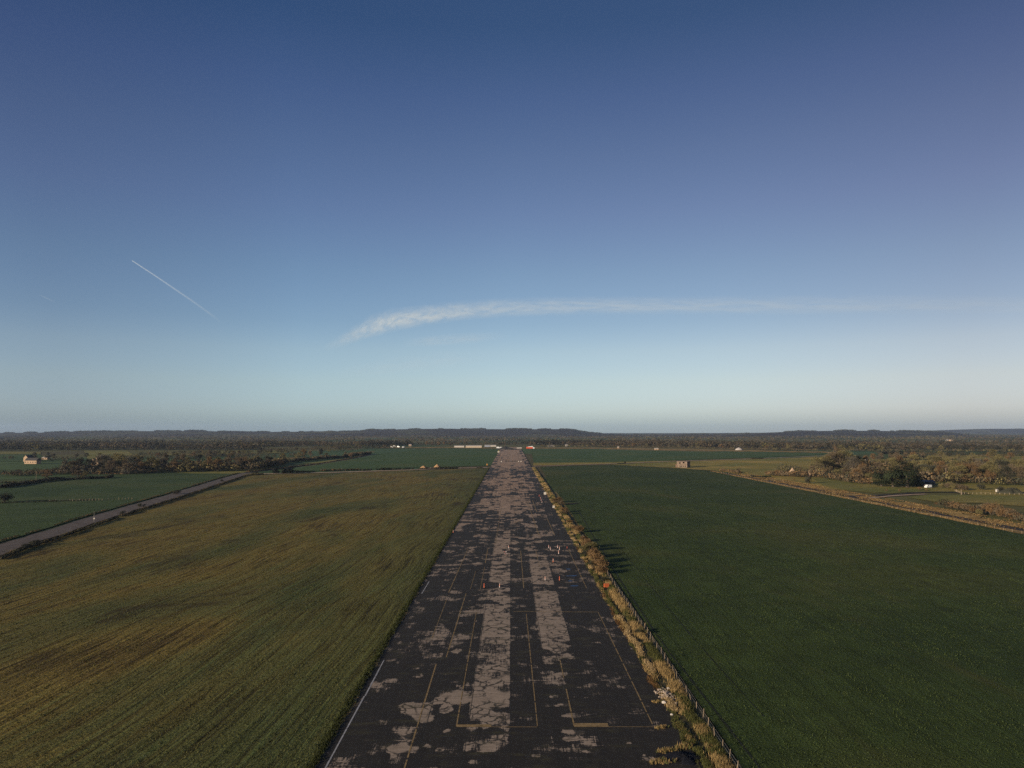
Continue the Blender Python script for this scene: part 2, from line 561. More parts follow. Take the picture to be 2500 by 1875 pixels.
def strip(name, line, wid, mat, z, label, wob=0.0, world=False, kind='structure'):
    """a band of given width along a polyline, edges a little uneven"""
    P = line if world else GA(line)
    P = [Vector(p) for p in P]
    Q = []
    for a, b2 in zip(P[:-1], P[1:]):
        n = max(2, int((b2 - a).length / 6))
        Q += [a.lerp(b2, i / n) for i in range(n)]
    Q.append(P[-1])
    for _ in range(6):
        Q = [Q[0]] + [(Q[i - 1] + Q[i] * 2 + Q[i + 1]) / 4 for i in range(1, len(Q) - 1)] + [Q[-1]]
    V = []; F = []
    for i, p in enumerate(Q):
        t = (Q[min(i + 1, len(Q) - 1)] - Q[max(i - 1, 0)]).normalized()
        nrm = Vector((-t.y, t.x))
        w_ = wid * 0.5
        for s in (-1, 1):
            k = w_ + wob * (rnd.random() - 0.5)
            V.append((p.x + nrm.x * k * s, p.y + nrm.y * k * s, z))
        if i: F.append((2 * i - 2, 2 * i - 1, 2 * i + 1, 2 * i))
    me = bpy.data.meshes.new(name); me.from_pydata(V, [], F); me.materials.append(mat)
    import bmesh
    bm = bmesh.new(); bm.from_mesh(me)
    for f in bm.faces:
        f.normal_update()
        if f.normal.z < 0: f.normal_flip()
    bm.to_mesh(me); bm.free()
    o = link(name, me)
    if kind: tag(o, label, None, None, kind)
    return o, Q


RW = 23.0
# main fields
ROADL = [(-70, 1366), (0, 1340), (115, 1305), (228, 1268), (330, 1237), (420, 1211), (500, 1186), (560, 1167), (606, 1154)]
rl = GA(ROADL)
sheet('field', [(-RW - 0.2, 20)] + [(x + 8.5, y) for x, y in [(rl[0][0], 20)] + rl] + GA([(640, 1158), (820, 1155), (1000, 1148)]) + [(-RW - 0.2, 752)],
      MT['cereal'], 0.0, 'winter cereal field with straw coloured drill lines left of the runway', True)
XR = 199.0
sheet('field', [(RW + 4.2, 20), (XR, 20), (XR, 640)] + GA([(1752, 1151), (1700, 1146), (1650, 1143), (1560, 1138.5), (1488, 1135), (1400, 1137), (1318, 1140)]),
      MT['green'], 0.0, 'dark green short grass field right of the runway', True)
sheet('field', [(1303, 1129.5), (1296, 1097), (1480, 1097.5), (1660, 1101.5), (1950, 1105.5), (2040, 1107), (1950, 1113), (1650, 1124), (1480, 1128)],
      MT['green_far'], 0.02, 'far blue green field right of the runway end')
sheet('field', [(1302, 1136.5), (1302, 1129.7), (1480, 1128.2), (1650, 1124.3), (1650, 1126), (1488, 1132)],
      MT['olive'], 0.03, 'yellow green margin below the far green field')
sheet('field', [(1488, 1134.6), (1560, 1131), (1650, 1127), (1950, 1117.5), (2100, 1110), (2300, 1112), (2500, 1108), (2600, 1130), (2600, 1250), (2500, 1232), (2330, 1200),
                (2130, 1203), (1990, 1190), (1900, 1172), (1790, 1153), (1752, 1149.5), (1700, 1145), (1650, 1142), (1560, 1137.5)],
      MT['olive'], -0.05, 'rough olive grassland around the ruined control tower and behind the track')
sheet('field', [(1985, 1168), (2090, 1168), (2130, 1180), (2230, 1193), (2300, 1195), (2180, 1204), (2090, 1199), (2010, 1186)],
      MT['light'], 0.0, 'small pasture in front of the dark evergreens')
sheet('field', [(2215, 1214), (2260, 1208), (2350, 1208), (2500, 1212), (2640, 1214), (2640, 1252), (2500, 1236), (2400, 1228), (2290, 1226)],
      MT['light'], 0.0, 'green pasture behind the brown thickets on the right')
sheet('field', [(2090, 1109), (2260, 1108), (2275, 1116), (2160, 1121), (2090, 1120)], MT['green_left'], 0.03, 'small green field behind the big bare trees')
# left
sheet('field', [(632, 1152.5), (700, 1143.5), (780, 1134.5), (860, 1120.5), (910, 1110), (1000, 1101), (1060, 1096.5), (1120, 1096), (1226, 1096.5), (1202, 1137), (1000, 1141), (820, 1149)],
      MT['green_far'], 0.0, 'blue green field left of the runway end')
sheet('field', [(350, 1151), (520, 1148), (632, 1142), (760, 1129), (845, 1119), (900, 1111), (860, 1121), (765, 1136.5), (700, 1143), (620, 1151), (575, 1156), (470, 1156)],
      MT['light'], 0.02, 'pale green field between the wood and the left track')
sheet('field', [(x - 8.2, y) for x, y in rl] + GA([(560, 1155), (400, 1152), (220, 1158), (100, 1166), (0, 1170), (-300, 1176), (-500, 1366)]),
      MT['green_left'], 0.0, 'green field left of the perimeter road', True)
sheet('field', [(-200, 1104), (100, 1104), (100, 1108.5), (-200, 1109)], MT['light'], 0.0, 'pale olive field strip far left')
sheet('field', [(-200, 1109.5), (95, 1109.5), (130, 1125), (-200, 1128)], MT['green_far'], 0.0, 'green field behind the stone barn')
sheet('field', [(205, 1100), (310, 1100), (330, 1112), (215, 1122)], MT['light'], 0.0, 'pale green field beyond the left wood')
sheet('field', [(380, 1106), (560, 1101), (700, 1098), (700, 1106), (420, 1112)], MT['light'], 0.0, 'pale green field beyond the middle wood')
sheet('field', [(450, 1077), (640, 1076), (660, 1080), (430, 1082)], MT['green_far'], 0.0, 'distant green field on the left')
sheet('field', [(130, 1080), (330, 1077.5), (380, 1081), (140, 1083)], MT['light'], 0.0, 'distant pale field on the left')

strip('road', ROADL, 10.5, MT['road'], 0.03, 'grey perimeter road curving away left of the cereal field', 1.0)
strip('path', [(603, 1153), (700, 1142.5), (765, 1135), (860, 1119.5), (908, 1109.5)], 7.0, MT['darktrack'], 0.045, 'dark track climbing from the perimeter road to the far hedge', 1.5)
strip('path', [(606, 1157.5), (820, 1153), (1000, 1147), (1100, 1143.5), (1196, 1141)], 10.0, MT['track'], 0.05, 'pale concrete track crossing to the runway from the left', 2.0)
strip('path', [(1300, 1138.3), (1400, 1135), (1488, 1132.5), (1560, 1129.5), (1650, 1125.8), (1800, 1121.5), (1950, 1115.5), (2060, 1110.5)], 7.0, MT['track'], 0.06,
      'pale track running right from the runway past the control tower', 2.0)
strip('verge', [(1540, 1137), (1650, 1142.2), (1745, 1148.5)], 5.0, MT['tan'], 0.04, 'dry straw edge of the dark green field', 3.0)
strip('verge', [(XR + 2.5, y) for y in range(230, 700, 20)], 6.0, MT['tan'], 0.05, 'dry straw verge along the right hand fence', 1.5, True)
strip('verge', [(XR + 16, y) for y in range(230, 660, 20)], 11.0, MT['tan'], 0.03, 'rough straw bank behind the right hand perimeter track', 7.0, True)
strip('road', [(XR + 8.5, y) for y in range(230, 400, 20)] + [(XR + 9, 450), (XR + 8, 520), (XR + 7, 600), (XR + 2, 680)], 4.6, MT['darktrack'], 0.07,
      'dark wet perimeter track along the right hand fence', 3.0, True)
strip('path', [(2060, 1212), (2150, 1209), (2300, 1199), (2360, 1204)], 5.0, MT['darktrack'], 0.055, 'dark side track turning off towards the sheds', 2.0)
strip('path', [(2120, 1216), (2200, 1208.5), (2260, 1206)], 4.0, MT['track'], 0.075, 'pale side track turning off towards the sheds', 1.5)
strip('verge', [(1300, 1093.5), (1450, 1094), (1650, 1098), (1950, 1103), (2040, 1104)], 75.0, MT['tan'], 0.0, 'tan rough grass strip beyond the far green field', 30.0)
strip('verge', [(920, 1092.5), (1110, 1092.5), (1216, 1094)], 60.0, MT['tan'], 0.0, 'tan rough grass strip beyond the far left field', 25.0)

# hills -------------------------------------------------------------
def hills(name, prof, dist, depth, col, label, zb=-0.5, wood=0.6):
    xs = np.arange(prof[0][0], prof[-1][0] + 1, 4.0)
    yt = np.interp(xs, [p[0] for p in prof], [p[1] for p in prof])
    rows = np.linspace(-1, 1, 25)
    V = []; cols = []
    for r_ in rows:
        D = dist + r_ * depth
        prof_r = math.cos(r_ * math.pi / 2) ** 0.8
        for x_, y_ in zip(xs, yt):
            az = (x_ - 1247) / F0
            z = CAMH + (1052 - y_) * dist / F0
            n = fbm(np.array([az * dist / 260.0]), np.array([D / 400.0]), 5, 3)[0] - 0.5
            zz = max(z, 0) * prof_r + n * 14 * (prof_r if abs(r_) > 0.15 else 0.1)
            V.append((az * D, D, max(zz, zb) if abs(r_) < 0.99 else zb))
    nx = len(xs)
    i0 = (np.arange(len(rows) - 1)[:, None] * nx + np.arange(nx - 1)[None]).ravel()
    return tag(link(name, mesh_np(name, V, [np.stack([i0, i0 + 1, i0 + 1 + nx, i0 + nx], 1)], col, smooth=True)), label, None, None, 'structure'), xs, yt


def hill_mat():
    m, nt, b = M("wooded_hillside", 0.95, 0.05)
    f = noise(nt, coords(nt, 0, (1 / 700.0, 1 / 900.0, 1 / 60.0)), 1.6, 5, 0.6)
    base = ramp(nt, f, [(0.44, (0.034, 0.027, 0.024)), (0.52, (0.044, 0.036, 0.030)), (0.56, (0.060, 0.062, 0.036)), (0.64, (0.085, 0.075, 0.042))])
    f2 = noise(nt, coords(nt), 0.03, 5, 0.7)
    base = mixc(nt, base, ramp(nt, f2, [(0.3, 0.5), (0.7, 1.5)]), 0.8, 'MULTIPLY')
    nt.links.new(base, b.inputs['Base Color'])
    bump(nt, b, f2, 0.8, 20)
    return m


HM = hill_mat()
PROF_MAIN = [(-250, 1057), (0, 1057), (110, 1056), (200, 1054), (350, 1052.5), (500, 1052), (560, 1054), (640, 1055), (720, 1054), (790, 1053), (810, 1051), (830, 1053.5), (880, 1052.5),
             (900, 1050), (980, 1048), (1050, 1047), (1250, 1048), (1370, 1048), (1400, 1049), (1418, 1053), (1440, 1057), (1500, 1060), (1560, 1062), (1680, 1061), (1760, 1060),
             (1850, 1057), (1950, 1053), (2060, 1051.5), (2200, 1052.5), (2300, 1055), (2345, 1059), (2370, 1064), (2420, 1067), (2520, 1069), (2750, 1069)]
_, hx, hy = hills('hills', PROF_MAIN, 6000, 1500, HM, 'low wooded hills along the horizon')
PROF_FAR = [(-300, 1058), (900, 1057), (1400, 1058), (1500, 1059), (1700, 1058), (2000, 1056), (2250, 1052), (2330, 1049), (2400, 1047), (2520, 1046.5), (2800, 1047)]
hills('hills', PROF_FAR, 11000, 1500, HM, 'pale blue ridge fading into the haze on the far right')

# ------------------------------------------------------------------ runway
LY = [1096, 1136, 1145, 1160, 1175, 1188, 1200, 1210, 1225, 1240, 1255, 1270, 1300, 1325, 1345, 1380, 1400, 1430, 1470, 1486, 1500, 1600, 1615, 1640, 1680, 1700, 1720, 1765, 1790, 1800, 1832, 1842, 1900]
LC = {
    0: [.6, .5, .08, .12, .3, .1, .12, .1, .08, .12, .2, .45, .1, .12, .12, .1, .08, .05, .05, .05, .06, .08, .06, .05, .10, .12, .10, .06, .05, .06, .08, .10, .10],
    1: [.85, .8, .15, .2, .5, .3, .5, .3, .5, .5, .3, .1, .1, .14, .18, .12, .12, .08, .1, .06, .06, .07, .06, .06, .05, .05, .08, .08, .2, .25, .25, .2, .2],
    2: [.9, .85, .4, .4, .6, .5, .6, .45, .5, .5, .3, .15, .2, .2, .12, .3, .15, .2, .3, .15, .10, .15, .12, .1, .2, .25, .15, .12, .07, .07, .08, .08, .08],
    3: [.9, .85, .5, .5, .65, .6, .6, .55, .85, .7, .5, .4, .45, .8, .88, .75, .72, .68, .6, .3, .9, .93, .9, .9, .88, .85, .62, .5, .2, .72, .75, .12, .15],
    4: [.9, .85, .3, .3, .7, .55, .35, .45, .75, .6, .6, .4, .3, .35, .25, .2, .2, .08, .1, .05, .08, .16, .06, .04, .03, .03, .03, .05, .03, .03, .04, .05, .05],
    5: [.9, .85, .25, .3, .7, .5, .25, .35, .4, .4, .3, .2, .25, .35, .55, .75, .88, .72, .88, .8, .8, .62, .4, .14, .08, .06, .06, .1, .06, .10, .08, .06, .05],
    6: [.85, .8, .2, .2, .4, .3, .2, .3, .2, .2, .1, .1, .1, .22, .15, .12, .1, .14, .14, .06, .05, .05, .04, .04, .04, .05, .04, .05, .04, .05, .04, .06, .06],
    7: [.5, .4, .08, .08, .1, .05, .05, .05, .05, .05, .05, .05, .08, .06, .06, .08, .1, .08, .06, .05, .04, .03, .04, .04, .05, .06, .05, .04, .03, .04, .08, .15, .2],
}
BLOB = [(1018, 1730, 2.7, 3.0, 1), (1035, 1752, 1.6, 2.2, .9), (1088, 1733, 1.1, 2.2, .9), (1112, 1705, 2.3, 2.6, .9), (1072, 1712, 1.2, 1.6, .6), (1400, 1748, 1.7, .9, .8),
        (1394, 1786, 1.4, .9, .9), (1398, 1806, 1.5, .8, .9), (1372, 1648, 1.2, 1.0, .7), (1022, 1650, 1.2, 1.4, .7), (1012, 1633, .9, .7, .6), (1070, 1527, 1.6, 1.6, .7),
        (1072, 1555, 1.4, 1.5, .7), (1005, 1508, 1.3, 1.4, .5), (955, 1612, 1.0, 1.2, .5), (1118, 1592, .9, 2.2, .6), (1087, 1787, .5, .6, .9), (1073, 1832, .5, .5, .8),
        (1047, 1822, .5, .5, .8), (1350, 1700, .7, .5, .6), (1403, 1702, .6, .5, .7), (1430, 1706, .6, .5, .6), (1405, 1688, .6, .4, .5), (1358, 1726, .6, .4, .6), (1380, 1722, 1.0, .7, .6),
        (1430, 1745, .9, .9, .5), (1455, 1604, .9, .6, .5), (1338, 1520, 2.6, 3.4, .9), (1352, 1520, 2.6, 3.4, .9), (1362, 1582, 2.4, 4.0, .9), (1440, 1818, .9, .6, .5),
        (1302, 1848, .7, .5, .7), (1428, 1838, .8, .4, .6), (1600, 1850, 2.0, 2.0, .5), (905, 1690, 1.5, 5.0, .45), (975, 1820, 1.6, 4.5, .4), (1190, 1815, 1.7, 2.4, .8), (1222, 1812, 1.4, 2.2, .8),
        (1158, 1860, .8, .9, .6), (1533, 1818, .7, .4, .5), (1175, 1785, 2.0, 0.8, .5)]


def build_runway():
    ys = [40.0]
    while ys[-1] < 1690:
        D = ys[-1]
        ys.append(D + max(0.28, D * D / 27600.0 * 0.4))
    ys = np.array(ys)
    us = np.arange(-RW, RW + 0.01, 0.25)
    U, Y = np.meshgrid(us, ys)
    lane = np.clip(np.floor((U + 23.0) / 5.75), 0, 7).astype(int)
    vy = np.array([G(1247, y)[1] for y in LY])
    o = np.argsort(vy)
    cov = np.zeros_like(U)
    for k in range(8):
        c = np.interp(Y, vy[o], np.array(LC[k])[o])
        cov = np.where(lane == k, c, cov)
    wx = U + 1.2 * (fbm(U / 2.2, Y / 2.2, 3) - .5); wy = Y + 1.6 * (fbm(U / 2.2, Y / 2.2, 9) - .5)
    for (px, py, ru, rv, s) in BLOB:
        cx, cy = G(px, py)
        q = ((wx - cx) / ru) ** 2 + ((wy - cy) / rv) ** 2
        cov = np.maximum(cov, s * np.clip(1.9 - 1.5 * q, 0, 1.15))
    n = fbm(U / 3.4, Y / 3.0 + 5, 21, 4, 0.55)
    n2 = fbm(U / 14.0, Y / 5.0, 31, 3)          # slab by slab
    n3 = fbm(U / 1.1, Y / 1.4, 51, 2)
    sl = _hash(np.floor((U + 23) / 5.75 * 2), np.floor(Y / 6.1), 5) * .5 + _hash(np.floor((U + 23) / 5.75), np.floor(Y / 18.3 + .5), 8) * .5
    wf = np.clip((Y - 110) / 250, 0, 1) * .75
    nn = n * (.55 - .1 * wf) + n2 * 0.25 + n3 * 0.2 + (sl - .5) * (.10 + .32 * wf)
    r_ = nn.ravel().argsort().argsort().reshape(nn.shape) / nn.size
    conc = 0.5 + np.clip((cov - r_) * (1.5 + 2.0 * wf), -0.5 - wf * .6, 0.5 + wf * .6)
    far = np.clip((Y - 150) / 350.0, 0, 1)
    nx, ny = len(us), len(ys)
    zz = 0.05 + 0.04 * (1 - (U / RW) ** 2)
    # runway starts to crumble at the edges
    Ue = U + np.where(np.abs(U) > RW - 0.3, (fbm(Y / 3.0, U, 77, 3) - .5) * 1.2, 0)
    i0 = (np.arange(ny - 1)[:, None] * nx + np.arange(nx - 1)[None]).ravel()
    me = mesh_np('runway', np.stack([Ue.ravel(), Y.ravel(), zz.ravel()], 1), [np.stack([i0, i0 + 1, i0 + 1 + nx, i0 + nx], 1)], MT['runway'],
                 {'conc': conc.ravel(), 'far': far.ravel()}, smooth=True)
    tag(link('runway', me), 'worn black and pale concrete runway running straight to the horizon', None, None, 'structure')


build_runway()

# painted marks: yellowed strips on the runway -------------------------------
PY = plain("faded_yellow_paint", (0.21, 0.145, 0.065), var=0.5, scale=1.4)
PW = plain("worn_white_paint", (0.30, 0.30, 0.30), var=0.3, scale=1.0)
PB = plain("blue_spill_paint", (0.03, 0.075, 0.16), var=0.5, scale=1.0)


def zr(u): return 0.05 + 0.04 * (1 - (u / RW) ** 2) + 0.012


def line_quads(L):
    V = []; F = []
    for (u0, v0, u1, v1, wd) in L:
        dx, dy = u1 - u0, v1 - v0
        l = math.hypot(dx, dy); n = max(1, int(l / 4.0))
        nx, ny = -dy / l * wd / 2, dx / l * wd / 2
        for i in range(n):
            if wd < .2 and rnd.random() < 0.06: continue
            a, b2 = i / n, (i + 1) / n - 0.015 * rnd.random()
            ks = 0.8 + 0.4 * rnd.random()
            k = len(V)
            for t, s in ((a, -1), (b2, -1), (b2, 1), (a, 1)):
                x_, y_ = u0 + dx * t + nx * s * ks, v0 + dy * t + ny * s * ks
                V.append((x_, y_, zr(x_)))
            F.append((k, k + 1, k + 2, k + 3) if True else 0)
    return V, F


def marking(name, L, mat, label):
    V, F = line_quads(L)
    me = bpy.data.meshes.new(name); me.from_pydata(V, [], F); me.materials.append(mat)
    import bmesh
    bm = bmesh.new(); bm.from_mesh(me)
    for f in bm.faces:
        f.normal_update()
        if f.normal.z < 0: f.normal_flip()
    bm.to_mesh(me); bm.free()
    tag(link(name, me), label, None, None, 'structure')


def vY(y): return G(1247, y)[1]


LN = [(-7.6, vY(1495), -7.35, vY(1775), .16), (3.4, vY(1500), 3.62, vY(1775), .16), (-7.35, vY(1776), 3.62, vY(1776.5), .12),
      (8.6, vY(1612), 8.6, vY(1775), .18), (19.3, vY(1495), 19.35, vY(1775), .18), (8.6, vY(1776), 19.35, vY(1776), .12), (0.6, vY(1494), 19.3, vY(1495), .28),
      (-7.35, vY(1773), -2.6, vY(1773), .75), (8.6, vY(1771.5), 13.3, vY(1771.5), .95),
      (-12.8, vY(1622), -12.6, vY(1900), .2), (-11.0, vY(1450), -11.4, vY(1607), .22), (-15.2, vY(1465), -15.2, vY(1560), .12),
      (19.5, vY(1343), 19.3, vY(1437), .2), (3.3, vY(1345), 3.3, vY(1437), .22), (-7.8, vY(1339), -7.7, vY(1375), .22), (-7.7, vY(1385), -7.7, vY(1440), .12),
      (16.6, vY(1265), 16.8, vY(1308), .3), (9.5, vY(1225), 10.8, vY(1308), .3), (11.9, vY(1265), 16.6, vY(1265), .4), (-14.5, vY(1340), -15.4, vY(1448), .2),
      (12.5, vY(1222), 12.9, vY(1250), .35), (8.4, vY(1343), 8.5, vY(1385), .15), (-5.0, vY(1240), -5.4, vY(1330), .2), (-10.0, vY(1395), -10.2, vY(1440), .12)]
marking('line_marking', LN, PY, 'faded yellow rectangles and lines painted on the runway')
marking('line_marking', [(-22.15, vY(1612), -22.0, vY(1700), .2), (-22.1, vY(1700.5), -22.05, vY(1780), .2), (-22.05, vY(1780.5), -22.0, vY(1900), .2), (-21.7, vY(1420), -21.9, vY(1450), .2)], PW, 'white edge line at the near left of the runway')
V = []; F = []
for (px, py, a, b2) in ((1387, 1390, .8, .8), (1394, 1406.5, 1.8, .7), (1392, 1419, .8, .6), (1402, 1431, 1.1, .9)):
    cx, cy = G(px, py); n = len(V)
    K = 14
    for i in range(K):
        t = 2 * math.pi * i / K; r_ = 0.6 + 0.55 * rnd.random()
        V.append((cx + a * r_ * math.cos(t), cy + b2 * r_ * math.sin(t), zr(cx)))
    F.append(tuple(range(n, n + K)))
me = bpy.data.meshes.new('paint_stain'); me.from_pydata(V, [], F); me.materials.append(PB)
tag(link('paint_stain', me), 'blue stains on the dark right side of the runway', None, None, 'structure')
# faint wheel tracks in the right hand field
TR = plain("bare_wheel_track", (0.014, 0.018, 0.008), var=0.3)
strip('path', [(30.0, 60), (29.6, 87), (28.6, 133), (29.2, 180), (31, 250), (34, 350)], 0.34, TR, 0.02, 'thin dark wheel track along the edge of the green field', 0.1, True)
strip('path', [(35.5, 100), (35.2, 133), (36.0, 180), (38, 260)], 0.16, TR, 0.02, 'fainter wheel track further into the green field', 0.1, True)
# left edge of runway: bare tan rim and lush dark grass
strip('verge', [(-RW - 0.1, y) for y in range(40, 770, 10)], 0.9, MT['tan'], 0.04, 'narrow bare rim along the left edge of the runway', 0.5, True)

# ------------------------------------------------------------------ vegetation
KC = {'brown': (0.105, 0.080, 0.048), 'olive': (0.125, 0.108, 0.046), 'rust': (0.135, 0.085, 0.040), 'dark': (0.042, 0.042, 0.028), 'grey': (0.098, 0.086, 0.062),
      'ever': (0.019, 0.025, 0.012), 'hedge': (0.040, 0.034, 0.020), 'blackbush': (0.012, 0.013, 0.010)}
for k, c in KC.items():
    MT['tw_' + k] = twig_mat("twigs_" + k if k not in ('ever', 'hedge', 'blackbush') else ("evergreen_leaves" if k == 'ever' else "hedge_leaves"), c)
MT['bark'] = plain("tree_bark", (0.075, 0.060, 0.045), var=0.4, scale=2.0)


def dirs(n, g):
    v = g.normal(size=(n, 3)); return v / np.linalg.norm(v, axis=1, keepdims=True)


def slivers(P, Dn, L, Wd, g):
    """thin tapered triangles at P pointing along Dn"""
    n = len(P)
    s = np.cross(Dn, dirs(n, g)); s /= np.linalg.norm(s, axis=1, keepdims=True) + 1e-9
    a = P - Dn * L[:, None] / 2
    V = np.stack([a - s * Wd[:, None] / 2, a + s * Wd[:, None] / 2, P + Dn * L[:, None] / 2], 1).reshape(-1, 3)
    return V, np.arange(3 * n).reshape(n, 3)


def leaves(P, S, g, nrm=None):
    n = len(P)
    a = dirs(n, g)
    if nrm is not None:
        a = np.cross(nrm + dirs(n, g) * .45, a); a /= np.linalg.norm(a, axis=1, keepdims=True) + 1e-9
        b2 = np.cross(nrm, a); b2 /= np.linalg.norm(b2, axis=1, keepdims=True) + 1e-9
    else:
        b2 = None
    if b2 is None:
        b2 = np.cross(a, dirs(n, g)); b2 /= np.linalg.norm(b2, axis=1, keepdims=True) + 1e-9
    S = S[:, None]
    V = np.stack([P - a * S - b2 * S * .5, P + a * S * .3 - b2 * S * .8, P + a * S + b2 * S * .5, P - a * S * .2 + b2 * S * .8], 1).reshape(-1, 3)
    return V, np.arange(4 * n).reshape(n, 4)


def tree_proto(seed, spread=0.42, nl=11, nt=1500, low=0.38, tw=0.013, bush=False):
    """unit high bare winter tree: (trunk mesh data, crown mesh data)"""
    g = np.random.default_rng(seed); r_ = random.Random(seed)
    mb = MB(); lobes = []
    top = Vector((r_.uniform(-.03, .03), r_.uniform(-.03, .03), low * (0.3 if bush else 0.85)))
    mb.tube((0, 0, 0), top, .028, .02, 6)
    for i in range(nl):
        a = 2 * math.pi * (i * 0.382 + r_.random() * .1)
        el = r_.uniform(0.15, 1.0)
        rr = spread * math.cos(el * 1.35) * r_.uniform(.55, .85)
        c = Vector((rr * math.cos(a), rr * math.sin(a), low + (0.86 - low) * (0.12 + 0.88 * el) * r_.uniform(.85, 1.05)))
        mid = top.lerp(c, .5) + Vector((0, 0, .03))
        mb.tube(top, mid, .014, .009, 4); mb.tube(mid, c, .009, .004, 4)
        for _ in range(2):
            e = mid.lerp(c, .4) + Vector((r_.uniform(-.1, .1), r_.uniform(-.1, .1), r_.uniform(.02, .12)))
            mb.tube(mid, e, .006, .003, 3)
        lobes.append((c, r_.uniform(.12, .20)))
    P = []; Dn = []
    for c, rad in lobes:
        n = int(nt / nl)
        q = dirs(n, g) * (g.random((n, 1)) ** 0.45) * rad * np.array([1.1, 1.1, .85])
        P.append(q + np.array(c)); Dn.append(q / rad + dirs(n, g) * .7 + np.array([0, 0, .35]))
    P = np.concatenate(P); Dn = np.concatenate(Dn); Dn /= np.linalg.norm(Dn, axis=1, keepdims=True)
    P[:, 2] = np.clip(P[:, 2], .04, 1.02)
    V, F = slivers(P, Dn, g.uniform(.05, .13, len(P)), g.uniform(tw * .5, tw * 1.5, len(P)), g)
    me = bpy.data.meshes.new('trunk'); me.from_pydata(mb.V, [], mb.Q + mb.P)
    return me, (V, [F])


def ever_proto(seed, n=2400, shape='round'):
    g = np.random.default_rng(seed); r_ = random.Random(seed)
    mb = MB(); mb.tube((0, 0, 0), (0, 0, .6), .035, .015, 6)
    P = []
    for i in range(13):
        z = r_.uniform(.12, .86)
        w_ = {'round': .30 * math.sin(math.pi * min(1, z * .9 + .12)) ** .6, 'cone': .24 * (1.02 - z)}[shape]
        a = r_.uniform(0, 6.28); c = np.array([w_ * .7 * math.cos(a), w_ * .7 * math.sin(a), z])
        rad = .13 if shape == 'cone' else .17
        q = dirs(n // 13, g) * (g.random((n // 13, 1)) ** .3) * rad
        P.append(c + q)
    P = np.concatenate(P); P[:, 2] = np.clip(P[:, 2], .0, 1.03)
    on = P - np.array([0, 0, .45]); on /= np.linalg.norm(on, axis=1, keepdims=True) + 1e-9
    V, F = leaves(P, g.uniform(.012, .028, len(P)), g, on)
    me = bpy.data.meshes.new('trunk'); me.from_pydata(mb.V, [], mb.Q + mb.P)
    return me, (V, [F])


def shrub_proto(seed, n=1100):
    g = np.random.default_rng(seed); r_ = random.Random(seed)
    mb = MB()
    P = []
    for i in range(9):
        a = r_.uniform(0, 6.28); rr = r_.uniform(.1, .5)
        c = np.array([rr * math.cos(a), rr * math.sin(a), r_.uniform(.28, .72 - rr * .4)])
        mb.tube((rr * .2 * math.cos(a), rr * .2 * math.sin(a), 0), tuple(c), .02, .006, 4)
        P.append(c + dirs(n // 9, g) * (g.random((n // 9, 1)) ** .4) * r_.uniform(.2, .32))
    P = np.concatenate(P); P[:, 2] = np.clip(P[:, 2], .0, 1.0)
    Dn = dirs(len(P), g) * .8 + np.array([0, 0, .6]); Dn /= np.linalg.norm(Dn, axis=1, keepdims=True)
    V, F = slivers(P, Dn, g.uniform(.1, .22, len(P)), g.uniform(.02, .045, len(P)), g)
    me = bpy.data.meshes.new('stem'); me.from_pydata(mb.V, [], mb.Q + mb.P)
    return me, (V, [F])


PROTO = {}


def proto(shape, kind):
    """returns list of (trunk mesh, crown mesh, joined mesh)"""
    key = (shape, kind)
    if key in PROTO: return PROTO[key]
    L = []
    seeds = {'tree': (1, 2, 3, 4), 'tall': (5, 6, 7), 'wide': (8, 9, 10), 'ever': (11, 12), 'cone': (13,), 'shrub': (14, 15, 16)}[shape]
    for s in seeds:
        if shape == 'tree': t, c = tree_proto(s, .46, 15, 1800, .18)
        elif shape == 'tall': t, c = tree_proto(s, .32, 14, 1700, .24)
        elif shape == 'wide': t, c = tree_proto(s, .62, 18, 2400, .14, .014, True)
        elif shape == 'ever': t, c = ever_proto(s)
        elif shape == 'cone': t, c = ever_proto(s, 1600, 'cone')
        else: t, c = shrub_proto(s)
        t = t.copy(); t.materials.append(MT['bark'])
        cm = mesh_np('crown', c[0], c[1], MT['tw_' + kind])
        tv = np.array([v.co[:] for v in t.vertices]); tf = [p.vertices[:] for p in t.polygons]
        me = bpy.data.meshes.new('tree')
        n0 = len(c[0])
        me.from_pydata([tuple(v) for v in c[0]] + [tuple(v) for v in tv], [], [tuple(f) for f in c[1][0]] + [tuple(i + n0 for i in f) for f in tf])
        me.materials.append(MT['tw_' + kind]); me.materials.append(MT['bark'])
        nf = len(c[1][0])
        me.polygons.foreach_set('material_index', np.array([0] * nf + [1] * len(tf), dtype=np.int32))
        L.append((t, cm, me))
    PROTO[key] = L
    return L


NAMES = {'tree': 'bare_tree', 'tall': 'bare_tree', 'wide': 'bare_tree', 'ever': 'evergreen_tree', 'cone': 'conifer', 'shrub': 'bush'}
CATS = {'tree': 'tree', 'tall': 'tree', 'wide': 'tree', 'ever': 'tree', 'cone': 'tree', 'shrub': 'bush'}
NPL = 0


def plant(shape, kind, x, y, h, label, group=None, wx=1.0, parts=None, z=0.0, name=None):
    global NPL
    NPL += 1
    t, cr_, jo = rnd.choice(proto(shape, kind))
    if parts is None: parts = y < 980 and h * F0 / y > 22
    nm = name or NAMES[shape]
    rz = rnd.uniform(0, 6.28)
    if parts:
        o = empty(nm, (x, y, z), rz, (h * wx, h * wx, h))
        link('stem' if shape == 'shrub' else 'trunk', t, o)
        link('foliage' if shape in ('shrub', 'ever', 'cone') else 'crown', cr_, o)
    else:
        o = link(nm, jo)
        o.location = (x, y, z); o.rotation_euler = (0, 0, rz); o.scale = (h * wx, h * wx, h)
    return tag(o, label, CATS[shape], group)


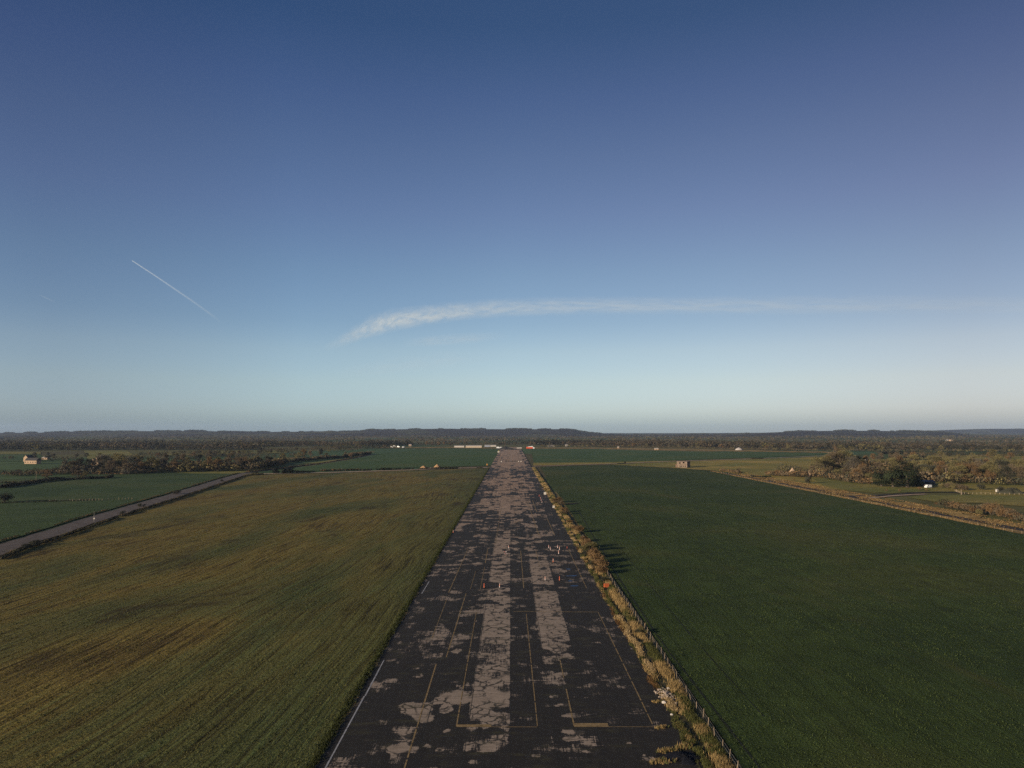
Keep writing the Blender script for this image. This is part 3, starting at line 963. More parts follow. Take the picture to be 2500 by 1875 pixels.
def along(P, step):
    out = []; acc = 0.0
    for (x0, y0), (x1, y1) in zip(P[:-1], P[1:]):
        l = math.hypot(x1 - x0, y1 - y0); s = acc
        while s < l:
            out.append((x0 + (x1 - x0) * s / l, y0 + (y1 - y0) * s / l)); s += step
        acc = s - l
    return out


ADJ = {'brown': 'brown', 'olive': 'olive', 'rust': 'russet', 'dark': 'dark', 'grey': 'grey', 'ever': 'evergreen'}
ORD = ['first', 'second', 'third', 'fourth', 'fifth', 'sixth', 'seventh', 'eighth', 'ninth', 'tenth', 'eleventh', 'twelfth', 'thirteenth', 'fourteenth', 'fifteenth', 'sixteenth', 'seventeenth',
       'eighteenth', 'nineteenth', 'twentieth'] + ['twenty-' + a for a in ('first', 'second', 'third', 'fourth', 'fifth', 'sixth', 'seventh', 'eighth', 'ninth')] + \
      ['thirtieth'] + ['thirty-' + a for a in ('first', 'second', 'third', 'fourth', 'fifth', 'sixth', 'seventh', 'eighth', 'ninth')] + ['fortieth'] + \
      ['forty-' + a for a in ('first', 'second', 'third', 'fourth', 'fifth', 'sixth', 'seventh', 'eighth', 'ninth')] + ['fiftieth'] * 20


def row(pts, step, h, kinds, label, group, shapes=('tree', 'tall', 'wide'), jit=0.35, wx=(0.85, 1.2), rows=1, dy=12.0, skip=0.0):
    P = GA(pts)
    for k in range(rows):
        A_ = along([(a, b2 + k * dy) for a, b2 in P], step)
        for i_, (x, y) in enumerate(A_):
            if rnd.random() < skip: continue
            hh = rnd.uniform(*h)
            kd = rnd.choice(kinds)
            rw = '' if rows == 1 else ', front row' if k == 0 else ', back row' if k == rows - 1 else ', middle row'
            pt = ', ' + ORD[i_] + ' from the left'
            plant(rnd.choice(shapes), kd, x + rnd.uniform(-1, 1) * jit * step, y + rnd.uniform(-1, 1) * jit * max(step, dy * .7), hh, ADJ[kd] + ' ' + label + rw + pt, group, rnd.uniform(*wx))


def facets(name, X, Y, Hh, Wd, cols, nf, mat, label, kind='stuff', cat=None, Z=None, group=None, size=.17, base=0.02):
    """many small crowns merged in one mesh: each a loose cloud of facets"""
    g = np.random.default_rng(len(X) + nf)
    X = np.asarray(X, float); Y = np.asarray(Y, float); Hh = np.asarray(Hh, float); Wd = np.asarray(Wd, float)
    Z = np.zeros_like(X) if Z is None else np.asarray(Z, float)
    T = len(X)
    u = dirs(T * nf, g) * (g.random((T * nf, 1)) ** .28)
    R3 = np.repeat(np.stack([Wd * .5, Wd * .5, Hh * (1 - base) * .5], 1), nf, 0)
    Cc = np.repeat(np.stack([X, Y, Z + Hh * (base + (1 - base) * .5)], 1), nf, 0)
    P = Cc + u * R3
    V, F = leaves(P, np.repeat(np.minimum(Hh, Wd), nf) * g.uniform(size * .6, size * 1.4, T * nf), g, u / (np.linalg.norm(u, axis=1, keepdims=True) + 1e-9))
    V[:, 2] = np.maximum(V[:, 2], np.repeat(np.repeat(Z, nf), 4) - .1)
    c = np.repeat(np.asarray(cols, float) * g.uniform(.8, 1.2, (T, 1)), nf, 0) * g.uniform(.88, 1.12, (T * nf, 1))
    c = np.concatenate([c, np.ones((len(c), 1))], 1)
    o = link(name, mesh_np(name, V, [F], mat, {'col': np.repeat(c, 4, 0)}))
    return tag(o, label, cat, group, kind)


MT['attr'] = attr_mat("mixed_twigs", fine=0.08)
MT['attrn'] = attr_mat("mixed_leaves", fine=0.6)


def hedge(name, pts, h, w_, kinds, label, dens=3.0, world=False, gap=0.0, fs=.22, z=0.0, cat='hedge', step=1.2):
    """one hedge: an uneven wall of small leaf and twig facets"""
    P = pts if world else GA(pts)
    g = np.random.default_rng(int(abs(P[0][0]) * 7 + abs(P[0][1])) % 9999)
    A = np.array(along(P, step))
    n1 = vnoise(A[:, 0] / 9, A[:, 1] / 9, 3)
    keep = n1 > gap
    A = A[keep]; n1 = n1[keep]
    A = np.repeat(A, max(1, int(dens)), 0); n1 = np.repeat(n1, max(1, int(dens)))
    hh = h * (0.55 + 0.7 * n1) * g.uniform(.7, 1.15, len(A))
    ww = w_ * g.uniform(.7, 1.2, len(A))
    cl = np.array([KC[kinds[i % len(kinds)]] for i in g.integers(0, 99, len(A))])
    A = A + g.normal(size=A.shape) * w_ * .22
    return facets(name, A[:, 0], A[:, 1], hh, ww, cl, 14, MT['attrn'], label, None, cat, size=fs)


# ---- left side --------------------------------------------------------------
GL = 'trees of the wood on the left'
row([(150, 1157), (250, 1157), (345, 1156)], 13, (12, 18), ('brown', 'grey', 'olive', 'dark'), 'tree in the clump right of the barn', GL + ' by the barn', rows=3, dy=32, skip=.1)
row([(345, 1153), (450, 1152), (560, 1150), (625, 1141)], 15, (9, 15), ('brown', 'olive', 'grey', 'dark', 'rust'), 'tree in the long left wood', GL + ' behind the green field', rows=3, dy=36, skip=.1)
row([(175, 1139), (345, 1137), (600, 1130)], 24, (12, 16), ('brown', 'grey', 'dark', 'olive'), 'tall tree at the back of the long left wood', 'tall trees at the back of the left wood', skip=.1)
row([(90, 1124), (150, 1121), (235, 1118)], 20, (9, 13), ('dark', 'grey'), 'bare tree behind the stone barn', 'trees behind the stone barn', rows=1, dy=30)
row([(240, 1122), (345, 1120), (480, 1117), (600, 1112)], 24, (8, 12), ('brown', 'grey', 'olive', 'rust'), 'bare tree beyond the long left wood', 'second row of trees on the left', rows=1, dy=40, skip=.15)
row([(60, 1103), (300, 1101), (600, 1100)], 42, (8, 12), ('brown', 'dark'), 'tree in the farthest left row', 'far row of trees on the left', rows=1, skip=.2)
row([(0, 1160), (70, 1160), (150, 1157)], 9, (3, 5), ('brown', 'rust', 'olive'), 'scrub bush before the stone barn', 'scrub in front of the barn', shapes=('shrub',), rows=2, dy=30)
plant('tree', 'rust', *G(115, 1170), 8.5, 'lone reddish bare tree beside the dark hedge left of the road', None, 1.15)
plant('wide', 'brown', *G(190, 1169), 8.0, 'large spreading brown thicket in front of the barn wood', None, 1.3)
plant('wide', 'olive', *G(207, 1169), 6.5, 'smaller olive thicket right of the large spreading one', None, 1.2)
plant('shrub', 'dark', *G(8, 1226), 6.0, 'dark bare bush at the left picture edge by the field fence', None, 1.2)
for q, (px, py, h, s, k, lb) in enumerate([(741, 1120, 15, 'tree', 'rust', 'big russet bare tree above the dark hedge'), (728, 1121, 11, 'tree', 'olive', 'olive bare tree left of the big russet one'),
        (782, 1111, 14, 'ever', 'dark', 'dark ivy covered tree right of the big russet one'), (797, 1117, 8, 'wide', 'olive', 'low olive tree at the foot of the ivy covered one'),
        (757, 1118, 12, 'tree', 'brown', 'brown bare tree between the russet and the ivy covered one'), (856, 1119, 9, 'tree', 'rust', 'reddish bare tree at the bend of the far hedge'),
        (843, 1112, 7, 'tree', 'brown', 'small brown tree just left of the reddish one at the hedge bend'), (635, 1108, 13, 'tree', 'dark', 'lone dark tree standing in the fields beyond the left wood'),
        (661, 1105, 9, 'tree', 'brown', 'small bare tree right of the lone dark tree'), (560, 1129, 11, 'tree', 'olive', 'olive tree rising over the right end of the left wood')]):
    plant(s, k, *G(px, py), h, lb, None, 1.0)
hedge('hedge', [(618, 1139), (680, 1132), (760, 1124), (840, 1117), (903, 1109)], 4.5, 5, ('dark', 'hedge'), 'tall dark hedge above the pale green field', 2)
hedge('hedge', [(0, 1192), (70, 1181), (132, 1173), (230, 1169), (275, 1167)], 2.6, 4, ('dark', 'hedge'), 'thick dark hedge in front of the barn on the far left', 3)
hedge('hedge', [(0, 1180), (60, 1176), (125, 1171)], 1.2, 2, ('hedge', 'olive'), 'low thin hedge behind the thick dark one', 2)
hedge('hedge', [(350, 1151), (470, 1150), (600, 1149)], 1.0, 2, ('hedge', 'dark'), 'low field boundary between the long wood and the road', 2)
hedge('hedge', [(0, 1229), (60, 1227), (180, 1223), (240, 1221)], 0.9, 1.4, ('dark', 'hedge'), 'low dark field boundary crossing the left green field', 2, gap=.2)
hedge('hedge', [(180, 1158), (300, 1158), (385, 1153)], 1.6, 4, ('rust', 'brown'), 'strip of rust coloured scrub at the foot of the left wood', 2)
RH = [(x + 9.3, y) for x, y in rl]
hedge('hedge', RH, 1.05, 1.2, ('dark', 'hedge', 'dark'), 'low dark hedge bank between the perimeter road and the cereal field', 3, True, gap=.12, step=.9)
RH2 = [(x - 8.8, y) for x, y in rl]
hedge('hedge', RH2, 0.6, 1.0, ('dark', 'hedge', 'rust'), 'thin dark edge along the far side of the perimeter road', 2, True, gap=.25, step=1.0)
hedge('grass_edge', [(x + 6.8, y) for x, y in rl], 0.35, 2.2, ('olive', 'rust'), 'straw coloured grass edge between road and hedge bank', 2, True, gap=.3, step=1.4, cat='grass')
for i_, (px, py, h) in enumerate(((432, 1206, 3.0), (345, 1237, 2.2), (300, 1255, 1.8), (85, 1333, 2.4), (60, 1339, 2.0), (540, 1175, 1.8))):
    plant('shrub', 'dark', *G(px, py), h, 'dark shrub on the hedge bank by the perimeter road, ' + ['third farthest', 'fourth farthest', 'fifth farthest', 'second nearest', 'nearest', 'farthest'][i_], 'shrubs of the roadside hedge bank', 1.6)
hedge('hedge', [(606, 1152.5), (700, 1142), (765, 1134.5), (860, 1119), (905, 1109)], 1.3, 2.5, ('dark', 'hedge', 'rust'), 'thin dark hedge beside the track climbing to the far left corner', 2)
# black evergreens at the junction and the row along the pale track
for px, py, h, w_, lb in ((674, 1156, 5.2, 1.0, 'leftmost of the three black bushes beside the pale track'), (692, 1156, 5.0, 0.9, 'middle one of the three black bushes beside the pale track'),
                      (708, 1155.5, 5.6, 1.25, 'rightmost and widest of the three black bushes beside the pale track')):
    plant('ever', 'blackbush', *G(px, py), h * 1.35, lb, None, w_ * 1.7, parts=True, name='bush')['category'] = 'bush'
hedge('hedge', [(600, 1161), (640, 1159)], 1.6, 5, ('dark', 'olive', 'hedge'), 'low olive and dark scrub where the road meets the pale track', 3)
for a, b2, h, lb in (([(722, 1154.3), (765, 1153.3)], None, 2.0, 'low dark scrub right of the three black bushes'),
                     ([(785, 1150.8), (884, 1148)], None, 2.2, 'rust topped scrub behind the pale track'),
                     ([(885, 1149.6), (905, 1149)], None, 2.0, 'short dark scrub in the middle of the pale track row'),
                     ([(925, 1148.2), (1008, 1146)], None, 2.3, 'long black hedge beside the pale track left of the soil heaps'),
                     ([(1026, 1145.6), (1042, 1145.4)], None, 1.8, 'short black scrub in front of the left soil heap'),
                     ([(1052, 1145), (1114, 1144)], None, 2.5, 'long black hedge beside the pale track right of the soil heaps'),
                     ([(1165, 1142.8), (1176, 1142.8)], None, 1.6, 'small black bush beside the pale track near the runway')):
    hedge('hedge', a, h, 4.5, ('dark', 'ever', 'rust') if 'rust' in lb else ('ever', 'ever', 'dark'), lb, 3, step=1.6)
# ---- centre far ---------------------------------------------------------------
row([(1040, 1089.5), (1110, 1089)], 17, (9, 14), ('rust', 'brown'), 'tree behind the white roofs', 'tree clump behind the white roofs', rows=1)
row([(915, 1088), (960, 1088)], 20, (9, 12), ('dark', 'brown'), 'tree behind the parked white vans', 'trees behind the white vans', rows=1)
row([(1222, 1089), (1245, 1089)], 12, (9, 12), ('dark', 'brown'), 'tree right behind the runway end', 'trees behind the runway end')
for i_, (px, h) in enumerate(((1322, 19), (1334, 18), (1349, 20), (1358, 19), (1296, 12), (1305, 13), (1375, 13), (1384, 12))):
    plant('tall', 'dark' if h > 15 else 'brown', *G(px, 1089), h, (ORD[i_] + ' from the left of four tall dark trees right of the runway end') if h > 15 else (ORD[i_ - 4] + ' from the left of four low brown trees by the tall dark ones'),
          'tall trees right of the runway end' if h > 15 else 'lower trees right of the runway end', 1.1)
# ---- right side: belt behind the far green field ------------------------------
row([(1400, 1090.5), (1550, 1091.5), (1700, 1094), (1950, 1100), (2060, 1101.5)], 30, (9, 14), ('brown', 'olive', 'rust', 'dark'), 'tree in the belt behind the far green field', 'tree belt behind the far green field', rows=1, skip=.1)
row([(2060, 1101), (2250, 1101), (2500, 1103)], 27, (9, 13), ('brown', 'dark', 'olive'), 'tree in the belt on the far right', 'tree belt on the far right', rows=1, skip=.1)
# big bare trees, evergreens, wood on the right
for px, py, h, s, k in ((2058, 1146, 22, 'tree', 'olive'), (2076, 1144, 20, 'tall', 'olive'), (2035, 1147, 20, 'tree', 'brown'), (2015, 1148, 17, 'tree', 'olive'), (1995, 1150, 15, 'tree', 'olive'),
                        (2082, 1152, 17, 'tree', 'grey'), (2048, 1140, 21, 'tall', 'brown'), (2022, 1142, 18, 'tall', 'olive')):
    plant(s, k, *G(px, py), h, ADJ[k] + ' big bare tree left of the evergreens, ' + ORD[sorted([1995, 2015, 2022, 2035, 2048, 2058, 2076, 2082]).index(px)] + ' from the left', 'big bare trees left of the evergreens', 1.3)
for px, py, h, s, k in ((1985, 1158, 9, 'wide', 'brown'), (2005, 1162, 8, 'wide', 'rust'), (2025, 1164, 9, 'wide', 'brown'), (2045, 1166, 8, 'wide', 'olive'), (2065, 1166, 9, 'wide', 'brown'), (1978, 1163, 6, 'shrub', 'brown'),
                        (2092, 1170, 10, 'wide', 'rust'), (2085, 1178, 7, 'shrub', 'rust'), (2100, 1180, 8, 'wide', 'brown'), (2112, 1168, 12, 'tree', 'brown'), (2120, 1180, 9, 'wide', 'olive'), (2108, 1162, 12, 'tree', 'rust')):
    plant(s, k, *G(px, py), h, ADJ[k] + ' thicket at the foot of the big bare trees, ' + ORD[sorted([1985, 2005, 2025, 2045, 2065, 1978, 2092, 2085, 2100, 2112, 2120, 2108]).index(px)] + ' from the left', 'thickets left of the evergreens', 1.15)
for px, py, h, w_, lb in ((2215, 1190, 18.5, 1.6, 'biggest round dark evergreen, right one of its clump'), (2180, 1189, 15.5, 1.35, 'dark evergreen in the middle of the clump of three large ones'),
                      (2152, 1187, 12.5, 1.5, 'lowest dark evergreen at the left of the clump of three large ones'), (2235, 1187, 12, 1.2, 'dark evergreen tucked behind the biggest one towards the sheds')):
    plant('ever', 'ever', *G(px, py), h, lb, None, w_)
GR = 'wood behind the sheds'
row([(2235, 1172), (2330, 1176), (2420, 1181), (2510, 1182)], 10, (11, 16), ('brown', 'olive', 'dark', 'rust'), 'tree in the wood behind the sheds', GR, rows=3, dy=24, skip=.12)
row([(2150, 1150), (2260, 1146), (2380, 1146), (2510, 1150)], 15, (12, 18), ('brown', 'olive', 'rust', 'grey', 'olive'), 'tree amid the broad right wood', 'middle of the right hand wood', rows=2, dy=40, skip=.12)
row([(2120, 1128), (2260, 1122), (2400, 1124), (2520, 1126)], 20, (9, 14), ('olive', 'brown', 'rust'), 'tree on the far edge of the right wood', 'far edge of the right hand wood', rows=1, skip=.1)
for i_, (px, py, h, k) in enumerate([(2145, 1160, 13, 'brown'), (2262, 1158, 15, 'olive'), (2300, 1163, 14, 'rust'), (2335, 1160, 16, 'olive'), (2362, 1168, 15, 'dark'), (2392, 1164, 17, 'brown'),
                                    (2418, 1166, 15, 'olive'), (2446, 1162, 16, 'dark'), (2472, 1168, 15, 'brown'), (2496, 1164, 16, 'olive')]):
    plant(('tree', 'wide', 'tall')[i_ % 3], k, *G(px, py), h, ADJ[k] + ' taller tree standing out of the right wood, ' + ORD[i_] + ' from the left', 'taller trees of the right hand wood', 1.2)
plant('tall', 'olive', *G(2425, 1134), 19, 'tall thin tree overtopping the right hand wood', None, .9)
plant('tree', 'olive', *G(2295, 1130), 16, 'pale bare tree standing alone above the right hand wood', None, 1.0)
plant('cone', 'ever', *G(2478, 1136), 8, 'small black conifer near the right picture edge', None, 1.6)
row([(1886, 1160), (1930, 1161.5), (1968, 1163.5)], 6.5, (4, 6), ('rust', 'brown', 'rust'), 'bush left of the big bare trees', 'reddish row of bushes', shapes=('shrub',), rows=2, dy=6, wx=(.9, 1.2))
row([(2390, 1196), (2430, 1198), (2462, 1202), (2495, 1206)], 10, (3, 5), ('dark', 'brown'), 'bush on rough ground right of the sheds', 'bushes right of the sheds', shapes=('shrub',))
row([(2245, 1196), (2275, 1199)], 5, (1.5, 2.6), ('rust',), 'low bush in front of the sheds', 'low bushes in front of the sheds', shapes=('shrub',))
row([(2310, 1190), (2345, 1196), (2370, 1196)], 7, (3, 5.5), ('olive', 'olive', 'brown'), 'bush beside the telegraph pole', 'bushes by the telegraph pole', shapes=('shrub',), rows=2, dy=8)
plant('ever', 'dark', *G(1973, 1180), 6.8, 'lone narrow dark bush standing in the pasture by the track', None, 1.15, name='bush')['category'] = 'bush'
plant('ever', 'brown', *G(1804, 1155), 6.0, 'upright brown bush beside the bend of the track', None, 1.0, name='bush')['category'] = 'bush'
plant('shrub', 'dark', *G(1526, 1132.6), 4.0, 'small dark bush beside the pale track left of the tower', None, .7)
hedge('hedge', [(1507, 1133), (1524, 1132.6)], 1.5, 3, ('dark', 'ever'), 'low dark scrub left of the small bush by the pale track', 3)
hedge('hedge', [(1835, 1165), (1878, 1165.5)], 1.6, 3.5, ('dark', 'ever'), 'flat black bramble patch beside the right hand track', 3)
hedge('hedge', [(1838, 1121), (1862, 1119.5)], 1.6, 3.5, ('dark', 'hedge'), 'dark scrub beside the far pale track right of the tower', 3)
hedge('hedge', [(1760, 1149), (1790, 1151.5), (1806, 1154)], 1.8, 4, ('rust', 'brown'), 'rust coloured scrub inside the bend of the track', 3)
hedge('hedge', [(2000, 1172), (2130, 1180)], .5, 2, ('rust', 'olive'), 'thin rusty edge of the pasture', 1)
hedge('hedge', [(2145, 1108.5), (2228, 1107)], 5, 8, ('dark', 'hedge'), 'dark hedge at the back of the small green field', 2)
# thickets near the right edge, by the track
for px, py, h, k in ((2320, 1240, 3.6, 'brown'), (2338, 1243, 4.2, 'rust'), (2355, 1247, 4.4, 'brown'), (2372, 1252, 4.0, 'rust'), (2405, 1252, 6.0, 'brown'), (2420, 1256, 6.4, 'rust'), (2437, 1259, 5.2, 'brown'),
                     (2453, 1262, 4.6, 'rust'), (2470, 1266, 4.8, 'brown'), (2485, 1270, 4.2, 'rust'), (2500, 1274, 4.5, 'brown'), (2388, 1256, 3.0, 'olive'), (2462, 1256, 4.0, 'rust')):
    plant('shrub', k, *G(px, py), h, ADJ[k] + ' bramble thicket by the right hand track, ' + ORD[sorted([2320, 2338, 2355, 2372, 2405, 2420, 2437, 2453, 2470, 2485, 2500, 2388, 2462]).index(px)] + ' from the left', 'bramble thickets by the right hand track', 1.25)
for px, py in ((2164, 1199), (2196, 1199.5), (1938, 1173), (2285, 1232)):
    plant('shrub', 'rust', *G(px, py), 1.6, 'small rusty bush alone in the right hand pasture, ' + {2164: 'second', 2196: 'third', 1938: 'first', 2285: 'fourth'}[px] + ' from the left', 'small rusty pasture bushes', 1.0)

# ---- woods further off: nobody could count these ------------------------------
def far_woods():
    g = np.random.default_rng(3)
    X = []; Y = []; H = []; W = []; Cc = []
    pal = np.array([KC['dark'], KC['hedge'], KC['brown'], KC['grey'], KC['brown'], KC['dark'], KC['olive']]) * np.array([.80, .80, .76])

    def put(x, y, h, w_, c):
        X.append(x); Y.append(y); H.append(h); W.append(w_); Cc.append(c)

    def addline(P, step, h, rows, dy, thr, s, tint=None):
        for k in range(rows):
            A = np.array(along([(a, b2 + k * dy) for a, b2 in P], step))
            n = fbm(A[:, 0] / 170, A[:, 1] / 170, s, 3)
            m = n > thr
            A = A[m]; n = n[m]
            if not len(A): continue
            A = A + g.normal(size=A.shape) * np.array([step * .3, dy * .35])
            hh = h * (0.55 + .9 * (n - thr)) * g.uniform(.7, 1.25, len(A)) + 1
            cc = pal[np.clip((fbm(A[:, 0] / 190, A[:, 1] / 120, 5, 3) * 13 - 3 + g.uniform(-.9, .9, len(A))).astype(int), 0, 6)]
            put(A[:, 0], A[:, 1], hh, hh * g.uniform(1.2, 2.4, len(A)), cc)
    # belts that back up the individually built rows
    for pts, h, rows, thr in (([(-150, 1101), (60, 1100), (300, 1098), (620, 1099)], 11, 4, .08), ([(-100, 1092), (300, 1090.5), (700, 1090), (1000, 1088)], 10, 4, .2), ([(-150, 1084), (300, 1083), (800, 1083)], 10, 3, .2), ([(350, 1114), (520, 1110), (700, 1106)], 7, 3, .3), ([(560, 1122), (720, 1114)], 5, 2, .3),
                              ([(640, 1102), (760, 1099), (960, 1094)], 8, 2, .4), ([(1400, 1088.5), (1700, 1092), (1950, 1097), (2100, 1099), (2560, 1101)], 11, 5, .12),
                              ([(1300, 1086), (1700, 1087), (2100, 1092), (2560, 1095)], 11, 4, .25), ([(-150, 1123), (90, 1121)], 5, 1, .4),
                              ([(950, 1087), (1250, 1086), (1330, 1085)], 8, 2, .3), ([(600, 1112), (720, 1107), (860, 1101)], 6, 2, .4),
                              ([(2230, 1116), (2330, 1114), (2420, 1116), (2560, 1112)], 7, 2, .35)):
        addline(GA(pts), 9, h, rows, 22, thr, int(pts[0][1] * 3))
    # hedgerow country out to the hills
    D = 1560.0; s = 40
    while D < 5600:
        w_ = D * .9
        Pl = [(x, D + 120 * math.sin(x / 700.0 + s) + 60 * math.sin(x / 230.0 + 2 * s)) for x in np.linspace(-w_, w_, 24)]
        if D < 2100:
            # keep the open ground by the runway end clear
            for seg in ([p for p in Pl if p[0] < -330], [p for p in Pl if p[0] > 60 + (2100 - D)]):
                if len(seg) > 1: addline(seg, 11, 9, 2, 20, .36, s)
        else:
            addline(Pl, 9 + D / 400, 8.5 + D / 1100.0, 2, 26, .47 if s % 3 else .38, s)
        D += 90 + D * .040; s += 1
    # cross hedges
    for i in range(60):
        y0 = g.uniform(1900, 4800); x0 = g.uniform(-.85, .85) * y0; a = g.uniform(-.5, .5)
        if abs(x0) < 350 and y0 < 2300: continue
        addline([(x0, y0), (x0 + a * 260, y0 + 260)], 10, 8, 1, 10, .25, 200 + i)
    cat_ = lambda L: np.concatenate(L)
    X, Y, H, W, Cc = map(cat_, (X, Y, H, W, Cc))
    near = Y < 2300
    print('far trees', len(X), near.sum())
    facets('woodland', X[near], Y[near], H[near] * 1.15, W[near], Cc[near] * .78, 60, MT['attr'], 'bands of leafless woodland beyond the fields', size=.08)
    facets('woodland', X[~near], Y[~near], H[~near], W[~near], Cc[~near], 26, MT['attr'], 'distant hedgerow trees and copses out to the hills', size=.13)
    # ridge woods
    xs = np.arange(-150, 2700, 2.2)
    yt = np.interp(xs, hx, hy)
    for lab, k0 in (('wooded skyline along the top of the low hills', 0),):
        XX = []; YY = []; ZZ = []; HH = []
        for dD in (-60, 0, 60, 120, -160):
            az = (xs - 1247) / F0; Dd = 6000 + dD + g.normal(size=len(xs)) * 20
            n = fbm(xs / 26.0, xs * 0 + 1, 9, 3)
            m = n > .40
            prof_r = math.cos(dD / 1500 * math.pi / 2) ** .8
            z = np.maximum(CAMH + (1052 - yt) * 6000 / F0, 0) * prof_r
            XX.append((az * Dd)[m]); YY.append(Dd[m]); ZZ.append(z[m] - 3); HH.append((9 + 12 * (n - .4))[m] * g.uniform(.7, 1.2, m.sum()))
        XX, YY, ZZ, HH = map(np.concatenate, (XX, YY, ZZ, HH))
        facets('woodland', XX, YY, HH, HH * 1.7, np.tile(np.array(KC['dark']) * .9, (len(XX), 1)), 8, MT['attr'], lab, Z=ZZ, size=.25)


far_woods()
print('plants', NPL)
# ------------------------------------------------------------------ verge right of the runway
strip('verge', [(RW + 2.3, y) for y in range(30, 781, 10)], 4.6, plain("verge_litter", (0.070, 0.060, 0.024), var=0.5, scale=1.2), -0.02, 'rough dry grass verge between the runway and the fence', 0.6, True)


def blades(name, X, Y, H_, cols, nb, mat, label, spread=.28, wd=.05, seed=1, kind='stuff', lean=.35, cat=None):
    """tufts: nb tapering blades each"""
    g = np.random.default_rng(seed)
    X = np.asarray(X); Y = np.asarray(Y); n = len(X)
    bx = np.repeat(X, nb) + g.normal(size=n * nb) * spread * np.repeat(H_, nb)
    by = np.repeat(Y, nb) + g.normal(size=n * nb) * spread * np.repeat(H_, nb)
    h = np.repeat(H_, nb) * g.uniform(.5, 1.1, n * nb)
    a = g.uniform(0, 2 * math.pi, n * nb); l = g.uniform(0, lean * 2, n * nb)
    P0 = np.stack([bx, by, np.zeros(n * nb)], 1)
    tip = P0 + np.stack([np.cos(a) * l * h, np.sin(a) * l * h, h], 1)
    s = np.stack([-np.sin(a), np.cos(a), np.zeros_like(a)], 1) * (wd * g.uniform(.6, 1.4, n * nb) * (0.6 + np.repeat(Y, nb) / 260.0))[:, None]
    V = np.stack([P0 - s, P0 + s, tip], 1).reshape(-1, 3)
    c = np.repeat(cols, nb, 0) * g.uniform(.7, 1.3, (n * nb, 1))
    c = np.concatenate([c, np.ones((len(c), 1))], 1)
    o = link(name, mesh_np(name, V, [np.arange(3 * n * nb).reshape(-1, 3)], mat, {'col': np.repeat(c, 3, 0)}))
    return tag(o, label, cat, None, kind)


gg = np.random.default_rng(5)
STRAW = np.array((0.31, 0.215, 0.092)); PALE = np.array((0.38, 0.275, 0.14)); GREENG = np.array((0.070, 0.072, 0.024)); BROWNG = np.array((0.11, 0.062, 0.026))


def verge_band(n, u0, u1, y0, y1, h, mix, seed):
    g = np.random.default_rng(seed)
    t = g.random(n) ** 1.8
    Y = y0 + (y1 - y0) * t
    U = g.uniform(u0, u1, n) + (fbm(Y / 6.0, Y * 0, seed, 3) - .5) * 1.0
    m = fbm(U / 1.6, Y / 5.0, seed + 3, 3)
    c = np.where((m < .485)[:, None], GREENG, np.where((m < .60)[:, None], STRAW * .85, mix * .85))
    H_ = h * (.5 + m) * g.uniform(.7, 1.3, n)
    k = fbm(U / 1.1, Y / 2.6, seed + 9, 2) > .36
    return U[k], Y[k], H_[k], c[k]


B1 = verge_band(10000, 23.1, 23.6, 60, 760, .42, PALE, 3)
B2 = verge_band(16000, 24.9, 26.2, 60, 760, .60, STRAW, 4)
B3 = verge_band(3500, 22.4, 23.2, 60, 300, .30, BROWNG, 8)
Bx = [np.concatenate([a, b2, c]) for a, b2, c in zip(B1, B2, B3)]
blades('dry_grass', Bx[0], Bx[1], Bx[2], Bx[3], 8, MT['attrn'], 'tall dry straw and green grass on the verge beside the runway', seed=2, spread=.55, wd=.035)
# small tongues of grass creeping on to the runway near the dark pit
def gtuft(px, py, r_, n, label, h=.5):
    cx, cy = G(px, py)
    a = gg.uniform(0, 6.28, n); q = gg.random(n) ** .6 * r_
    X = cx + q * np.cos(a) * 1.6; Y = cy + q * np.sin(a) * .5 + q * np.cos(a) * .25
    c = np.where((gg.random(n) < .6)[:, None], STRAW * .8, GREENG * 1.3)
    blades('grass_tuft', X, Y, np.full(n, h), c, 9, MT['attrn'], label, seed=n, kind=None, cat='grass')


gtuft(1632, 1836, .9, 46, 'ragged straw grass tongue creeping onto the runway just above the dark pit')
gtuft(1618, 1862, 1.0, 40, 'ragged green and straw grass tongue at the near left of the dark pit')
gtuft(1617, 1778, .6, 22, 'small grass tuft sticking out on the runway edge above the pit', .4)
gtuft(1673, 1826, .8, 34, 'straw tuft on the far rim of the dark pit', .6)
gtuft(1606, 1715, .5, 20, 'green tuft on the runway edge beside the rubble', .4)
# left rim of the runway: lush uneven grass, and longer grass along the right hand fence
n = 9000
Y = 45 + (760 - 45) * gg.random(n) ** 1.7
U = -RW - .75 + gg.normal(size=n) * .28
blades('long_grass', U, Y, np.full(n, .42), np.tile(np.array((0.034, 0.040, 0.014)), (n, 1)) * gg.uniform(.6, 1.5, (n, 1)), 6, MT['attrn'], 'dark lush grass along the left edge of the runway', seed=6)
n = 16000
Y = 225 + 470 * gg.random(n); U = XR + np.where(gg.random(n) < .4, gg.uniform(-.5, 2.5, n), gg.uniform(6.5, 26, n))
kk = fbm(U / 3.0, Y / 12.0, 91, 3) > .47
blades('dry_grass', U[kk], Y[kk], (.18 + .25 * gg.random(n))[kk], (np.where((gg.random(n) < .6)[:, None], STRAW * .65, BROWNG))[kk], 6, MT['attrn'],
       'dry straw grass along both sides of the right hand perimeter track', seed=9, wd=.10)
